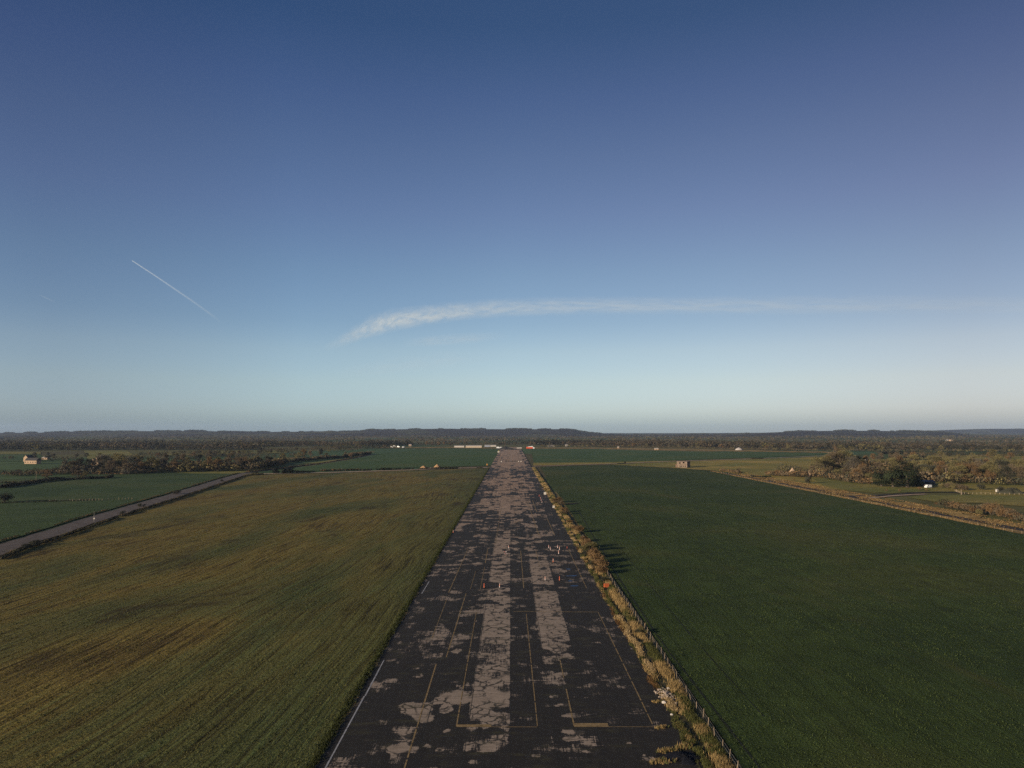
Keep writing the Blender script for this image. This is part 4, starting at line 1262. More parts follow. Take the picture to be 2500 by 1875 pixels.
# cereal blades thinly over the nearest part of the left field and grass over the right one: a soft nap that catches the low sun
def nap(name, x0, x1, y1, n, col, label, seed, h=.16):
    g = np.random.default_rng(seed)
    Y = 62 + (y1 - 62) * g.random(n) ** 1.5; X = x0 + (x1 - x0) * g.random(n)
    k = (np.abs(X) < Y * .85 + 6) & (g.random(n) > (Y - 62) / (y1 - 62))
    X = X[k]; Y = Y[k]
    m = fbm(X / 4.0, Y / 9.0, seed, 3)
    c = np.array(col) * (.5 + m)[:, None]
    blades(name, X, Y, h * (.6 + .8 * m), c, 3, MT['attrn'], label, seed=seed, wd=.055, spread=1.2)


nap('grass', 28.2, 198, 420, 90000, (0.036, 0.049, 0.016), 'short grass blades over the near part of the right field', 21)
nap('cereal', -170, -24.5, 420, 90000, (0.066, 0.064, 0.023), 'young cereal blades over the near part of the left field', 22)

# bushes standing in the verge
for i, (px, py, h, k, wv) in enumerate([(1322, 1190, 1.6, 'dark', 1.0), (1333, 1196, 1.3, 'rust', 1.0), (1352, 1216, 1.8, 'olive', .9), (1361, 1226, 3.0, 'rust', 1.1), (1366, 1232, 3.2, 'brown', 1.0),
                                         (1377, 1250, 2.6, 'rust', 1.1), (1383, 1256, 2.2, 'brown', 1.0), (1392, 1277, 1.6, 'rust', 1.1), (1402, 1293, 1.8, 'rust', 1.2), (1414, 1300, 2.8, 'rust', 1.0),
                                         (1423, 1322, 2.0, 'rust', 1.2), (1433, 1337, 3.1, 'rust', 1.0), (1440, 1346, 3.2, 'olive', 1.0), (1437, 1357, 1.9, 'dark', 1.3), (1449, 1362, 3.0, 'rust', 1.0),
                                         (1455, 1374, 3.3, 'rust', 1.0), (1462, 1388, 2.9, 'rust', 1.05), (1449, 1384, 2.0, 'dark', 1.2), (1468, 1402, 2.5, 'rust', 1.1), (1475, 1420, 1.2, 'dark', 1.0),
                                         (1570, 1545, 1.1, 'olive', 1.2), (1560, 1548, .9, 'dark', 1.2)]):
    lb = {'rust': 'rust brown bramble bush on the runway verge', 'brown': 'brown leafless bush on the runway verge', 'olive': 'green tinged bush on the runway verge', 'dark': 'dark low bush on the runway verge'}[k]
    plant('shrub', k, *G(px, py), h * 1.15, lb + ', ' + ORD[i] + ' from the far end',
          'bushes on the runway verge', wv * 1.35, parts=py > 1200)

# ------------------------------------------------------------------ fences
PW_ = plain("weathered_fence_wood", (0.34, 0.27, 0.19), var=0.3, scale=4)
PWL = plain("pale_fence_wood", (0.23, 0.175, 0.12), var=0.25, scale=4)
PM = plain("galvanised_wire", (0.25, 0.24, 0.22), rough=0.5)


def fence(pts, n, h, wd, label, mat, lean=.10, world=True, wires=2, wr=.007):
    P = pts if world else GA(pts)
    tot = sum(math.hypot(b2[0] - a[0], b2[1] - a[1]) for a, b2 in zip(P[:-1], P[1:]))
    A = along(P, tot / n)
    r0 = A[0]
    root = empty('fence', (r0[0], r0[1], 0))
    tag(root, label, 'fence')
    pm = MB()
    pm.box((0, 0, .5), (1, 1, 1.0)); pm.V = [(x * (1 if z < .9 else .8), y * (1 if z < .9 else .8), z) for x, y, z in pm.V]
    base = pm.build('post', mat); me = base.data; bpy.data.objects.remove(base)
    tops = []
    for i, (x, y) in enumerate(A[:100]):
        o = link('post', me, root)
        hh = h * rnd.uniform(.8, 1.15)
        o.location = (x - r0[0] + rnd.uniform(-.08, .08), y - r0[1], -.05)
        o.scale = (wd, wd, hh)
        o.rotation_euler = (rnd.gauss(0, lean), rnd.gauss(0, lean), rnd.uniform(0, 1.5))
        tops.append((x - r0[0], y - r0[1]))
    for k in range(wires):
        wm = MB()
        z = h * (.85 - .38 * k)
        for a, b2 in zip(tops[:-1], tops[1:]):
            wm.tube((a[0], a[1], z), (b2[0], b2[1], z), wr, wr, 3)
        wm.build('wire', PM, root)


fence([(26.6, 78), (26.9, 120), (26.9, 200), (27.0, 262)], 60, 1.35, .075, 'old wooden post fence leaning along the verge right of the runway', PWL, .11)
fence([(XR + .2, 232), (XR, 400), (XR, 560), (XR + 1, 660)], 84, 1.1, .12, 'pale post fence between the dark green field and the right hand track', PWL, .05)
fence([(120, 1224.6), (250, 1221.5), (330, 1218.5)], 26, 1.2, .16, 'small pale post fence crossing the green field left of the road', PWL, .05, False)
fence([(2332, 1199), (2350, 1206), (2400, 1206), (2500, 1208)], 22, 1.1, .14, 'thin post fence running right from the white gate post', PW_, .05, False)

# ------------------------------------------------------------------ marker cones and boards on the runway
OR_ = plain("orange_plastic", (0.55, 0.13, 0.04), rough=0.5, var=.12, spec=.4)
WH_ = plain("white_plastic", (0.58, 0.50, 0.46), rough=0.5, var=.1, spec=.4)
RD_ = plain("red_plastic", (0.42, 0.07, 0.05), rough=0.5, var=.12, spec=.4)
BK_ = plain("black_rubber", (0.03, 0.03, 0.03), rough=0.8)
BODY = MB().lathe([(.15, .06), (.13, .12), (.10, .6), (.075, 1.05), (.05, 1.08)], k=12)
BASE = MB().box((0, 0, .03), (.46, .46, .06))
BAND = MB().lathe([(.1225, .50), (.1135, .66)], k=12)
BAND2 = MB().lathe([(.1035, .80), (.0925, .94)], k=12)


def cyl(px, py, body, band, label, sc=1.0, fallen=None):
    x, y = G(px, py)
    root = empty('traffic_cone', (x, y, zr(x)), rnd.uniform(0, 1.5), (sc * .8, sc * .8, sc * .95))
    tag(root, label, 'cone')
    BODY.build('body', body, root); BASE.build('base', BK_, root)
    BAND.build('band', band, root); BAND2.build('band', band, root)
    if fallen is not None:
        root.rotation_euler = (0, math.pi / 2 - .1, fallen); root.location.z += .2 * sc
    return root


cyl(1242, 1339.5, WH_, OR_, 'upright pale cone above the two fallen ones near the middle of the runway')
cyl(1237, 1349, WH_, RD_, 'farther of the two fallen pale cones on the runway middle', 1.15, R(200))
cyl(1239, 1354.5, WH_, RD_, 'nearer of the two fallen pale cones on the runway middle', 1.15, R(205))
cyl(1339.8, 1338.5, WH_, RD_, 'leftmost far pale cone of the cluster on the right side of the runway')
cyl(1343.6, 1343, WH_, RD_, 'pale cone just in front of the leftmost one in the right hand cluster')
cyl(1361.5, 1338.5, WH_, RD_, 'pale cone at the far middle of the right hand cluster')
cyl(1366, 1343.3, WH_, OR_, 'pale cone just right of the cluster middle')
cyl(1364, 1353, WH_, OR_, 'nearest pale cone of the right hand cluster', 1.1)
cyl(1384.5, 1341, RD_, OR_, 'rightmost red cone of the right hand cluster', .9)
cyl(1350.6, 1373, OR_, WH_, 'lone orange cone standing in front of the right hand cluster', 1.05)
cyl(1331, 1417.5, WH_, OR_, 'white cone left of the tall orange one on the pale concrete', 1.0)
cyl(1366, 1418, OR_, RD_, 'bright orange cone near the blue stains', 1.1)
cyl(1182, 1436, OR_, RD_, 'bright orange cone left of the runway middle', 1.1)
cyl(1219.8, 1435.5, WH_, OR_, 'white cone on the pale strip right of the orange one', 1.0)
cyl(1106.5, 1301, OR_, WH_, 'small orange cone at the left edge of the runway', 1.0)
cyl(1316.5, 1212.5, RD_, OR_, 'farthest red cone of the short line below the far white board', 1.1)
cyl(1319.7, 1218, RD_, WH_, 'second farthest cone, red, in the line below the far white board', 1.1)
cyl(1321.2, 1223, WH_, RD_, 'second nearest cone, white, in the line below the far white board', 1.1)
cyl(1323.2, 1228, WH_, RD_, 'nearest cone, white, in the line below the far white board', 1.1)
WP_ = plain("white_painted_board", (0.44, 0.41, 0.36), var=.06)


def board(px, py, s, label):
    x, y = G(px, py)
    root = empty('marker_board', (x, y, 0), rnd.uniform(-.15, .15))
    tag(root, label, 'board')
    MB().box((0, 0, s * .5 + .15), (s, .10, s)).build('panel', WP_, root)
    for sx in (-1, 1):
        MB().box((sx * s * .36, .12, s * .33), (.08, .08, s * .66)).build('leg', PW_, root)
    MB().box((0, .22, .07), (s * .9, .4, .14)).build('foot', PW_, root)


board(1330.6, 1208, 1.5, 'farther square white board on the right edge of the runway')
board(1351.7, 1240.5, 1.15, 'nearer square white board on the right edge of the runway')
# orange plastic barrier in the verge
x, y = G(1480.6, 1434)
root = empty('road_barrier', (x, y, 0), R(20)); tag(root, 'orange plastic barrier half hidden in the verge grass', 'barrier')
MB().prism([(-.25, 0), (.25, 0), (.12, .35), (.09, 1.0), (-.09, 1.0), (-.12, .35)], 'x', -.7, .7).build('body', OR_, root)
for s in (-.45, .45): MB().box((s, 0, .04), (.3, .66, .08)).build('foot', BK_, root)
# small traffic lamp posts by the left road
x, y = G(229, 1273)
root = empty('road_sign', (x, y, 0), 0); tag(root, 'small white sign on a thin pole beside the left perimeter road', 'sign')
MB().tube((0, 0, 0), (0, 0, 4.4), .05, .04).build('pole', WP_, root)
MB().box((.15, -.08, 1.3), (.6, .04, .5)).build('panel', WP_, root)
x, y = G(1217, 1105)
root = empty('marker_board', (x, y, 0), 0); tag(root, 'white board with a yellow top at the far left edge of the runway', 'board')
MB().box((0, 0, 1.4), (3.4, .2, 2.2)).build('panel', WP_, root); MB().box((0, .1, 3.3), (1.2, .2, 1.0)).build('top_panel', plain("yellow_sheet", (.5, .38, .08)), root)
for s in (-1.2, 1.2): MB().box((s, .2, 1.0), (.15, .15, 2.0)).build('leg', PW_, root)
x, y = G(1189, 1136)
root = empty('marker_board', (x, y, 0), 0); tag(root, 'orange triangular marker in the far field left of the runway', 'marker')
MB().prism([(-1.0, .1), (1.0, .1), (.1, 2.3), (-.1, 2.3)], 'y', -.15, .15).build('panel', plain("faded_orange", (.42, .2, .05)), root)
MB().box((0, .25, .6), (.15, .2, 1.2)).build('leg', PW_, root)
# low barrier across the far runway, with the white bits beside it
x, y = G(1250.5, 1127)
root = empty('barrier', (x, y, .1), 0); tag(root, 'long low dark barrier lying across the far end of the runway', 'barrier')
for i in range(5): MB().box((-7.5 + i * 3.9, 0, .5), (3.4, .8, 1.0)).build('block', BK_, root)
for px, lb in ((1224, 'white block left of the dark barrier on the far runway'), (1266, 'nearer white block right of the dark barrier on the far runway'), (1272, 'farther white block right of the dark barrier on the far runway')):
    x, y = G(px, 1127.5)
    tag(MB().prism([(-.8, 0), (.8, 0), (.6, 1.1), (-.6, 1.1)], 'y', -.5, .5).build('concrete_block', WP_), lb, 'block').location = (x, y, .09)

# rubble, pit, soil heaps ------------------------------------------------------
def rock_mesh(mb, c, s, r_):
    n = len(mb.V)
    for z, k in ((0, 1.0), (.6, .85), (1.0, .35)):
        for i in range(6):
            a = 2 * math.pi * i / 6 + r_.random() * .5
            q = k * r_.uniform(.7, 1.1)
            mb.V.append((c[0] + s * q * math.cos(a), c[1] + s * .8 * q * math.sin(a), c[2] + s * .75 * z))
    for l in (0, 1):
        for i in range(6):
            j = (i + 1) % 6
            mb.Q.append((n + l * 6 + i, n + l * 6 + j, n + l * 6 + 6 + j, n + l * 6 + 6 + i))
    mb.P.append(tuple(range(n + 12, n + 18)))


RK = plain("broken_pale_concrete", (0.28, 0.225, 0.175), var=.35, scale=2)
mb = MB(); rr = random.Random(4)
cx, cy = G(1628, 1700)
for i in range(120):
    a = rr.uniform(0, 6.28); q = rr.random() ** .7
    X_ = cx + q * 1.5 * math.cos(a); Y_ = cy + q * 3.4 * math.sin(a)
    rock_mesh(mb, (X_ + (Y_ - cy) * -.12, Y_, .35 * (1 - q)), rr.uniform(.08, .30), rr)
tag(mb.build('rubble_heap', RK), 'heap of pale broken concrete in the verge grass', 'rubble')
for px, py, s, lb in ((1621, 1719, .42, 'largest white stone at the near foot of the rubble heap'), (1640, 1748, .25, 'small white stone lying nearer than the rubble heap'), (1632, 1684, .3, 'white stone at the top of the rubble heap')):
    mb = MB(); x, y = G(px, py); rock_mesh(mb, (0, 0, 0), s, rr)
    tag(mb.build('stone', plain("white_stone", (.40, .36, .31))), lb, 'stone').location = (x, y, .15)


def mound(name, px, py, rx, ry, h, mat, label, cat, rough=.25, seed=1, rz=0.0, peak=1.4, z=-.05, kind=None):
    x, y = G(px, py)
    g = np.random.default_rng(seed); K = 28; Rr = 12
    V = [(0, 0, h)]; F3 = []; F4 = []
    for i in range(1, Rr + 1):
        q = i / Rr
        for k in range(K):
            a = 2 * math.pi * k / K
            w_ = 1 + rough * (vnoise(np.array([math.cos(a) * 2 + seed]), np.array([math.sin(a) * 2 + 5]), seed)[0] - .5) * 2
            zz = h * (1 - q) ** (1 / peak) if peak > 1 else h * (1 - q ** (1 / peak))
            zz += rough * h * .5 * (g.random() - .5) * (1 - q)
            V.append((rx * q * w_ * math.cos(a), ry * q * w_ * math.sin(a), max(0, zz)))
    for k in range(K):
        F3.append((0, 1 + k, 1 + (k + 1) % K))
    for i in range(Rr - 1):
        for k in range(K):
            F4.append((1 + i * K + k, 1 + (i + 1) * K + k, 1 + (i + 1) * K + (k + 1) % K, 1 + i * K + (k + 1) % K))
    o = link(name, mesh_np(name, V, [F3, F4], mat))
    o.location = (x, y, z); o.rotation_euler = (0, 0, rz)
    return tag(o, label, cat, None, kind)


SOIL = plain("bare_tan_soil", (0.33, 0.20, 0.10), var=.35, scale=.8)
mound('soil_heap', 1034, 1143, 4.2, 3.0, 2.8, SOIL, 'smaller tan soil heap beside the pale track', 'heap', seed=3)
mound('soil_heap', 1067, 1142.4, 5.0, 3.5, 4.2, SOIL, 'taller pointed tan soil heap beside the pale track', 'heap', seed=4, peak=1.0)
mound('soil_heap', 1056, 1143.4, 4.0, 2.5, 1.3, plain("grey_gravel", (.33, .28, .24)), 'low grey gravel heap left of the taller soil heap', 'heap', seed=5)
mound('soil_heap', 241, 1154, 6.0, 4.0, 3.2, plain("yellow_sand", (.45, .27, .07)), 'yellow sand heap at the edge of the left wood', 'heap', seed=6)
mound('soil_heap', 372, 1150.5, 4.5, 3.0, 2.0, SOIL, 'left one of two low tan heaps below the long left wood', 'heap', seed=7)
mound('soil_heap', 382, 1150.3, 3.5, 2.5, 1.9, SOIL, 'right one of two low tan heaps below the long left wood', 'heap', seed=8)
mound('tyre_heap', 1234, 1097.5, 15, 7, 7.0, BK_, 'big black heap of tyres at the end of the runway', 'heap', .5, 9)
mound('tyre_heap', 1248, 1098, 14, 6, 4.0, BK_, 'flatter black heap trailing right from the big one at the runway end', 'heap', .5, 10)
mound('bramble_mound', 2470, 1204, 8, 5, 3.6, MT['tw_dark'], 'dark overgrown mound on the rough ground near the right edge', 'mound', .4, 12)
mound('tarpaulin', 1672, 1853, 2.1, 1.5, .55, plain("navy_black_sheeting", (.009, .010, .014), rough=.9, spec=.15), 'crumpled black and navy sheeting filling the pit beside the verge', 'sheeting', .9, 11, .4)
mound('burnt_patch', 1640, 1846, 2.8, 1.2, .02, plain("black_silt", (.012, .011, .010)), 'black silt around the sheeting', None, .5, 14, .2, z=.085, kind='structure')
# rust stained dead grass patch behind the verge bushes
mound('grass', 1395, 1228.5, 6, 2.6, .12, plain("dead_russet_grass", (.07, .038, .018)), 'dead russet patch in the green field behind the verge bushes', None, .6, 15, kind='structure')

GP = plain("lush_green_patch", (.030, .050, .020), scale=.5)
mound('grass', 706, 1244, 7, 9, .05, GP, 'darker green patch in the cereal field', None, .8, 31, kind='structure')
mound('grass', 745, 1227, 4, 9, .05, GP, 'second darker green patch in the cereal field', None, .8, 32, kind='structure')
mound('grass', 706, 1178, 5, 14, .05, GP, 'far darker green patch in the cereal field', None, .8, 33, kind='structure')
# ------------------------------------------------------------------ buildings
ST_ = plain("warm_limestone", (0.34, 0.24, 0.155), var=.2, scale=.6)
RF_ = plain("dark_slate_roof", (0.045, 0.042, 0.042), var=.3, scale=1.0)
DK_ = plain("dark_opening", (0.02, 0.02, 0.02))
CB_ = plain("weathered_render", (0.17, 0.125, 0.092), var=.28, scale=.5)
WR_ = plain("white_sheet_roof", (0.36, 0.33, 0.30), var=.1, scale=.5)


def tower():
    # two storey ruin: real walls with unglazed openings, roof slab, balcony stub
    D = G(1663, 1141)[1]
    xl, yb = G(1650, 1141.2); xr, _ = G(1675.5, 1141.2)
    Wd_, Dp, Ht = 11.6, 10.0, 6.3
    root = empty('control_tower', (xl + 1.5, yb + 1.5, 0), R(-34)); tag(root, 'two storey ruined control tower with empty window holes', 'tower')

    def wall(name, L, holes, place, mat=CB_):
        xs = sorted({0, L} | {h[0] for h in holes} | {h[1] for h in holes}); zs = sorted({0, Ht} | {h[2] for h in holes} | {h[3] for h in holes})
        mb = MB()
        for a, b2 in zip(xs[:-1], xs[1:]):
            for c, d_ in zip(zs[:-1], zs[1:]):
                mx_, mz = (a + b2) / 2, (c + d_) / 2
                if any(h[0] < mx_ < h[1] and h[2] < mz < h[3] for h in holes): continue
                mb.box(*place(mx_, mz, b2 - a, d_ - c))
        return mb.build(name, mat, root)
    t = .35
    s = Wd_ / 11.6
    front = [(3.0 * s, 4.2 * s, .9, 2.1), (5.0 * s, 6.2 * s, .9, 2.1), (7.0 * s, 8.0 * s, .9, 2.0), (9.0 * s, 10.0 * s, .9, 2.1), (.7 * s, 1.3 * s, 1.0, 1.9), (2.6 * s, 4.2 * s, 3.9, 5.8), (6.7 * s, 8.8 * s, 4.5, 6.1)]
    wall('wall', Wd_, front, lambda a, z, w_, h: ((a, t / 2, z), (w_, t, h)))
    wall('wall', Wd_, [(2, 3.2, .9, 2.1), (6, 7.2, 4, 5.4)], lambda a, z, w_, h: ((a, Dp - t / 2, z), (w_, t, h)))
    wall('wall', Dp - 2 * t, [(2, 3.2, .9, 2.0), (6, 7.2, .9, 2.0), (3, 4.4, 4, 5.4)], lambda a, z, w_, h: ((Wd_ - t / 2, a + t, z), (t, w_, h)))
    wall('wall', Dp - 2 * t, [(3, 4.2, .9, 2.0), (6, 7.2, 4, 5.4)], lambda a, z, w_, h: ((t / 2, a + t, z), (t, w_, h)))
    MB().box((Wd_ / 2, Dp / 2, Ht + .15), (Wd_ + .5, Dp + .5, .3)).build('roof', CB_, root)
    MB().box((Wd_ / 2, Dp / 2, 3.15), (Wd_ - 2 * t - .02, Dp - 2 * t - .02, .2)).build('floor_slab', CB_, root)
    MB().box((Wd_ * .55, -.55, 3.2), (Wd_ * .62, 1.1, .18)).build('balcony', CB_, root)
    MB().box((-.9, 2.0, 1.6), (1.7, 3.0, 3.2)).build('porch', plain("brown_brick", (.12, .075, .05)), root)


tower()


def house(px, py, L, Dp, hw, hr, rz, label, wall=ST_, roof=RF_, win=3, name='house', ridge='x', chim=False, cat='house'):
    x, y = G(px, py)
    root = empty(name, (x, y, 0), rz); tag(root, label, cat)
    MB().box((0, Dp / 2, hw / 2), (L, Dp, hw)).build('wall', wall, root)
    if ridge == 'x':
        MB().prism([(-.25, hw + .003), (Dp / 2, hw + hr), (Dp + .25, hw + .003)], 'x', -L / 2 + .02, L / 2 - .02).build('roof', roof, root)
    else:
        MB().prism([(-L / 2, hw + .003), (0, hw + hr), (L / 2, hw + .003)], 'y', .02, Dp - .02).build('gable', wall, root)
        rm = MB()
        for s in (-1, 1):
            sl = math.hypot(L / 2 + .3, hr)
            rm.box((s * (L / 4 + .1), Dp / 2, hw + hr / 2 + .12), (sl, Dp + .3, .14), 0, (0, s * math.atan2(hr, L / 2), 0))
        rm.build('roof', roof, root)
    for i in range(win):
        MB().box((-L / 2 + L * (i + .5) / win, -.02, hw * .5), (min(1.2, L / win * .35), .10, 1.3)).build('window', DK_, root)
    if chim: MB().box((L * .25, Dp / 2, hw + hr + .4), (.9, .7, 1.6)).build('chimney', wall, root)
    return root


house(74, 1132.5, 17.5, 6.5, 4.0, 3.2, R(-12), 'long low stone barn with sunlit wall and dark roof', name='barn', win=5, cat='barn')
house(62, 1127, 7.0, 9, 5.0, 3.2, R(-15), 'gabled stone barn end standing behind the long low one', name='barn', win=1, ridge='y', cat='barn')
house(108, 1122, 9, 6, 2.6, 1.2, R(-10), 'low shed with pale roof right of the stone barns', roof=WR_, win=2, name='shed', cat='shed')
house(226, 1137, 5.0, 8, 5.2, 2.6, R(-12), 'left gable of the stone house in the left wood', win=1, ridge='y', chim=True)
house(235, 1138, 5.0, 8, 5.2, 2.8, R(-12), 'right gable of the stone house in the left wood', win=1, ridge='y')
house(262, 1131, 7, 6, 4.2, 2.2, R(-10), 'small pale cottage glimpsed between the trees of the left wood', win=2)
house(361, 1140, 11, 6, 3.0, 1.6, R(-6), 'low building with pale roof in the long left wood', roof=WR_, win=3)
house(604, 1138, 5, 4, 2.4, 1.0, R(-6), 'small hut at the right end of the long left wood', roof=WR_, win=1, name='shed', cat='shed')
# sheds by the evergreens
BLK = plain("dark_blue_sheet_roof", (.022, .026, .045), rough=.5, spec=.4)
house(2256, 1186, 12, 8, 2.8, 1.2, R(14), 'low dark shed with blue black roof beside the evergreens', wall=plain("dark_boards", (.045, .04, .04)), roof=BLK, win=3, name='shed', cat='shed')
house(2272, 1184, 8, 6, 2.4, 1.0, R(8), 'second dark shed right behind the first beside the evergreens', wall=plain("grey_boards", (.12, .11, .10)), roof=BLK, win=2, name='shed', cat='shed')
house(2245, 1184, 6, 5, 2.6, 1.0, R(14), 'leftmost dark shed tucked against the evergreens', wall=plain("black_boards", (.03, .028, .03)), roof=BLK, win=1, name='shed', cat='shed')


def vehicle(px, py, L, Wd_, Hh, rz, body, label, name='van', cat='van', cab=.28, z=0.0, wn=True):
    x, y = G(px, py)
    root = empty(name, (x, y, z), rz); tag(root, label, cat)
    prof = [(-L / 2, .35), (L / 2, .35), (L / 2, Hh * .52), (L / 2 - L * .08, Hh * .58), (L / 2 - L * cab, Hh), (-L / 2, Hh)]
    mb = MB(); n = len(prof)
    mb.prism(prof, 'y', -Wd_ / 2, Wd_ / 2); mb.build('body', body, root)
    MB().prism([(L / 2 - L * .095, Hh * .62), (L / 2 - L * cab - .02, Hh * .94), (L / 2 - L * cab - L * .12, Hh * .94), (L / 2 - L * cab - L * .12, Hh * .62)], 'y', -Wd_ / 2 - .012, Wd_ / 2 + .012).build('window', DK_, root)
    for sx in (-.32, .30):
        for s in (-1, 1):
            MB().tube((sx * L, s * (Wd_ / 2 - .1), .35), (sx * L, s * (Wd_ / 2 + .06), .35), .35, .35, 12).build('wheel', BK_, root)


WV = plain("white_paint", (.78, .78, .76), rough=.4, var=.05, spec=.5)
vehicle(2266, 1191, 5.0, 1.9, 2.1, R(200), WV, 'white van parked in front of the dark sheds')
vehicle(2261, 1188.5, 4.2, 1.8, 1.5, R(190), plain("tan_paint", (.5, .36, .25), rough=.4), 'small tan car parked left of the white van', 'car', 'car')
for px, py, lb in ((957, 1092.5, 'leftmost of the white vans in front of the far dark trees'), (963, 1090.5, 'white van just behind the leftmost far one'), (973, 1092, 'white van in the middle of the far group'), (985, 1093, 'rightmost white van of the far group')):
    vehicle(px, py, 6.5, 2.2, 3.4 if px != 985 else 2.6, R(rnd.uniform(-20, 20)), WV, lb)


def marquee(px0, px1, py, h, label, dp=9, mat=WR_, wall=None):
    x0, y = G(px0, py); x1, _ = G(px1, py)
    root = empty('long_shed', ((x0 + x1) / 2, y, 0), 0); tag(root, label, 'shed')
    L = x1 - x0
    MB().box((0, dp / 2, h * .35), (L, dp, h * .7)).build('wall', wall or WP_, root)
    MB().prism([(-.3, h * .7 + .003), (dp / 2, h), (dp + .3, h * .7 + .003)], 'x', -L / 2 - .3, L / 2 + .3).build('roof', mat, root)


marquee(1109, 1133, 1092.2, 4.5, 'left long cream shed behind the far left field')
marquee(1137, 1176, 1092.8, 5.5, 'longest cream shed behind the far left field', wall=plain("cream_sheet", (.42, .35, .26)))
marquee(1183, 1196, 1091, 5.0, 'short grey white shed left of the runway end', wall=plain("grey_sheet", (.25, .27, .32)))
marquee(1197, 1211, 1090.5, 4.5, 'low white shed nearest the runway end')
vehicle(1217, 1094.5, 9, 2.6, 3.6, R(5), WV, 'white lorry just left of the runway end', 'lorry', 'lorry')
vehicle(1224, 1094.2, 6, 2.3, 3.0, R(5), WV, 'white van between the lorry and the black heap', 'van', 'van')
marquee(1262, 1274, 1094.6, 2.2, 'low white trailer right of the black heap', dp=3)
# red lorry / shed right of the runway end
x, y = G(1293, 1096)
root = empty('lorry', (x, y, 0), R(6)); tag(root, 'red orange lorry body with a white roof right of the runway end', 'lorry')
MB().box((0, 0, 2.6), (14, 4, 3.6)).build('body', plain("red_orange_paint", (.60, .10, .04), rough=.45), root)
MB().prism([(-6.5, 4.42), (8, 4.42), (6.5, 6.2), (-2, 5.4)], 'y', -1.8, 1.8).build('roof', WV, root)
MB().box((8.8, 0, 2.2), (3.4, 3.8, 3.0)).build('cab', WV, root)
for sx in (-5, -3, 5, 8.6):
    MB().tube((sx, -2.1, .6), (sx, 2.1, .6), .6, .6, 12).build('wheel', BK_, root)
# mast by the runway end, telegraph poles
for px, py, h, r_, lb, cat in ((1232.5, 1096, 27, .22, 'thin tall mast rising behind the black heap', 'mast'), (2310, 1177, 11, .22, 'pale telegraph pole in front of the right hand wood', 'pole'),
                               (2347, 1208, 3.4, .22, 'short white gate post beside the pasture', 'post'), (2335, 1200.5, 1.8, .16, 'small pale post left of the white gate post', 'post'),
                               (88, 1171, 6.5, .12, 'thin white leaning pole in the narrow field before the barn', 'pole')):
    x, y = G(px, py)
    root = empty('pole', (x, y, 0)); tag(root, lb, cat)
    MB().tube((0, 0, 0), (0.02 * h, 0, h), r_, r_ * .7, 8).build('shaft', PWL, root)
    if h > 10:
        MB().box((.018 * h, 0, h * .93), (2.0, .15, .15)).build('crossarm', PWL, root)
# igloo shaped white tank, trailer and sheds seen small on the right
mound('storage_tank', 1804, 1098.5, 8, 6, 5.5, WR_, 'white dome shaped store beyond the far green field', 'store', .02, 21, peak=1.9)
mound('silage_heap', 1935, 1156, 4.5, 3, 5.6, ST_, 'white pointed cover behind the reddish bush row', 'cover', .1, 22, peak=1.1)
for px, py, L, lb in ((1493, 1087.5, 7, 'white gabled house in the trees right of the runway end'), (1509, 1094.5, 4, 'small white hut at the edge of the tan strip'), (1603, 1098.5, 8, 'low white trailer on the tan strip beyond the far green field'),
                      (2079, 1127, 3.0, 'left white patch of wall glimpsed among the big bare trees'), (2117, 1127, 3.0, 'right white patch of wall glimpsed among the big bare trees'),
                      (1383, 1090.5, 7, 'white hut at the foot of the tall dark trees'), (1346, 1090.5, 16, 'long low pale shed at the foot of the tall dark trees'),
                      (1317, 1083, 16, 'pale roofed building left of the tall dark trees'), (1001, 1089.5, 7, 'small tan hut left of the long cream sheds'),
                       (2436, 1201, 1.2, 'small white hut on the rough ground near the right edge'), (1981, 1163, 3.4, 'small orange brown hut behind the lone narrow bush')):
    house(px, py, L, (min(L, 4)) if L < 10 else 8, (1.3 if L < 2 else 2.6) if L != 7 else 4, .5 if L < 2 else 1.4, R(rnd.uniform(-10, 10)), lb, wall=WP_ if 'tan' not in lb and 'orange' not in lb else ST_, roof=WR_ if 'orange' not in lb else ST_, win=1, name='hut', cat='building')
# low brown trailer right of pasture, dark wall left end of verge etc.
# village below the hills
VL = [(779, 1063.5, 26), (788, 1063.8, 34), (797, 1064.3, 26), (812, 1063.5, 24), (842, 1063, 20), (855, 1063.4, 22), (872, 1063, 26), (886, 1062.6, 26), (898, 1063.5, 22), (911, 1063, 20), (923, 1064, 24), (941, 1063, 22),
      (1000, 1064, 30), (1011, 1064.6, 34), (1077, 1063, 30), (430, 1063, 34), (440, 1063.4, 22), (2316, 1077, 20), (2324, 1077.5, 16), (1294, 1066, 36), (1838, 1061, 26), (2153, 1064, 24), (1145, 1062, 22)]
for i, (px, py, L) in enumerate(VL):
    o = house(px, py, L * .6, 9, 4, 3, R(rnd.uniform(-15, 15)), 'distant %s building below the hills, %s from the left' % ('tan' if i % 3 == 0 else 'whitish', ORD[sorted([v_[0] for v_ in VL]).index(px)]),
              wall=ST_ if i % 3 == 0 else WP_, roof=WR_ if i % 2 else ST_, win=0, name='distant_house', cat='building')
    o['group'] = 'village below the hills' if px < 950 and px > 700 else 'far farm buildings'

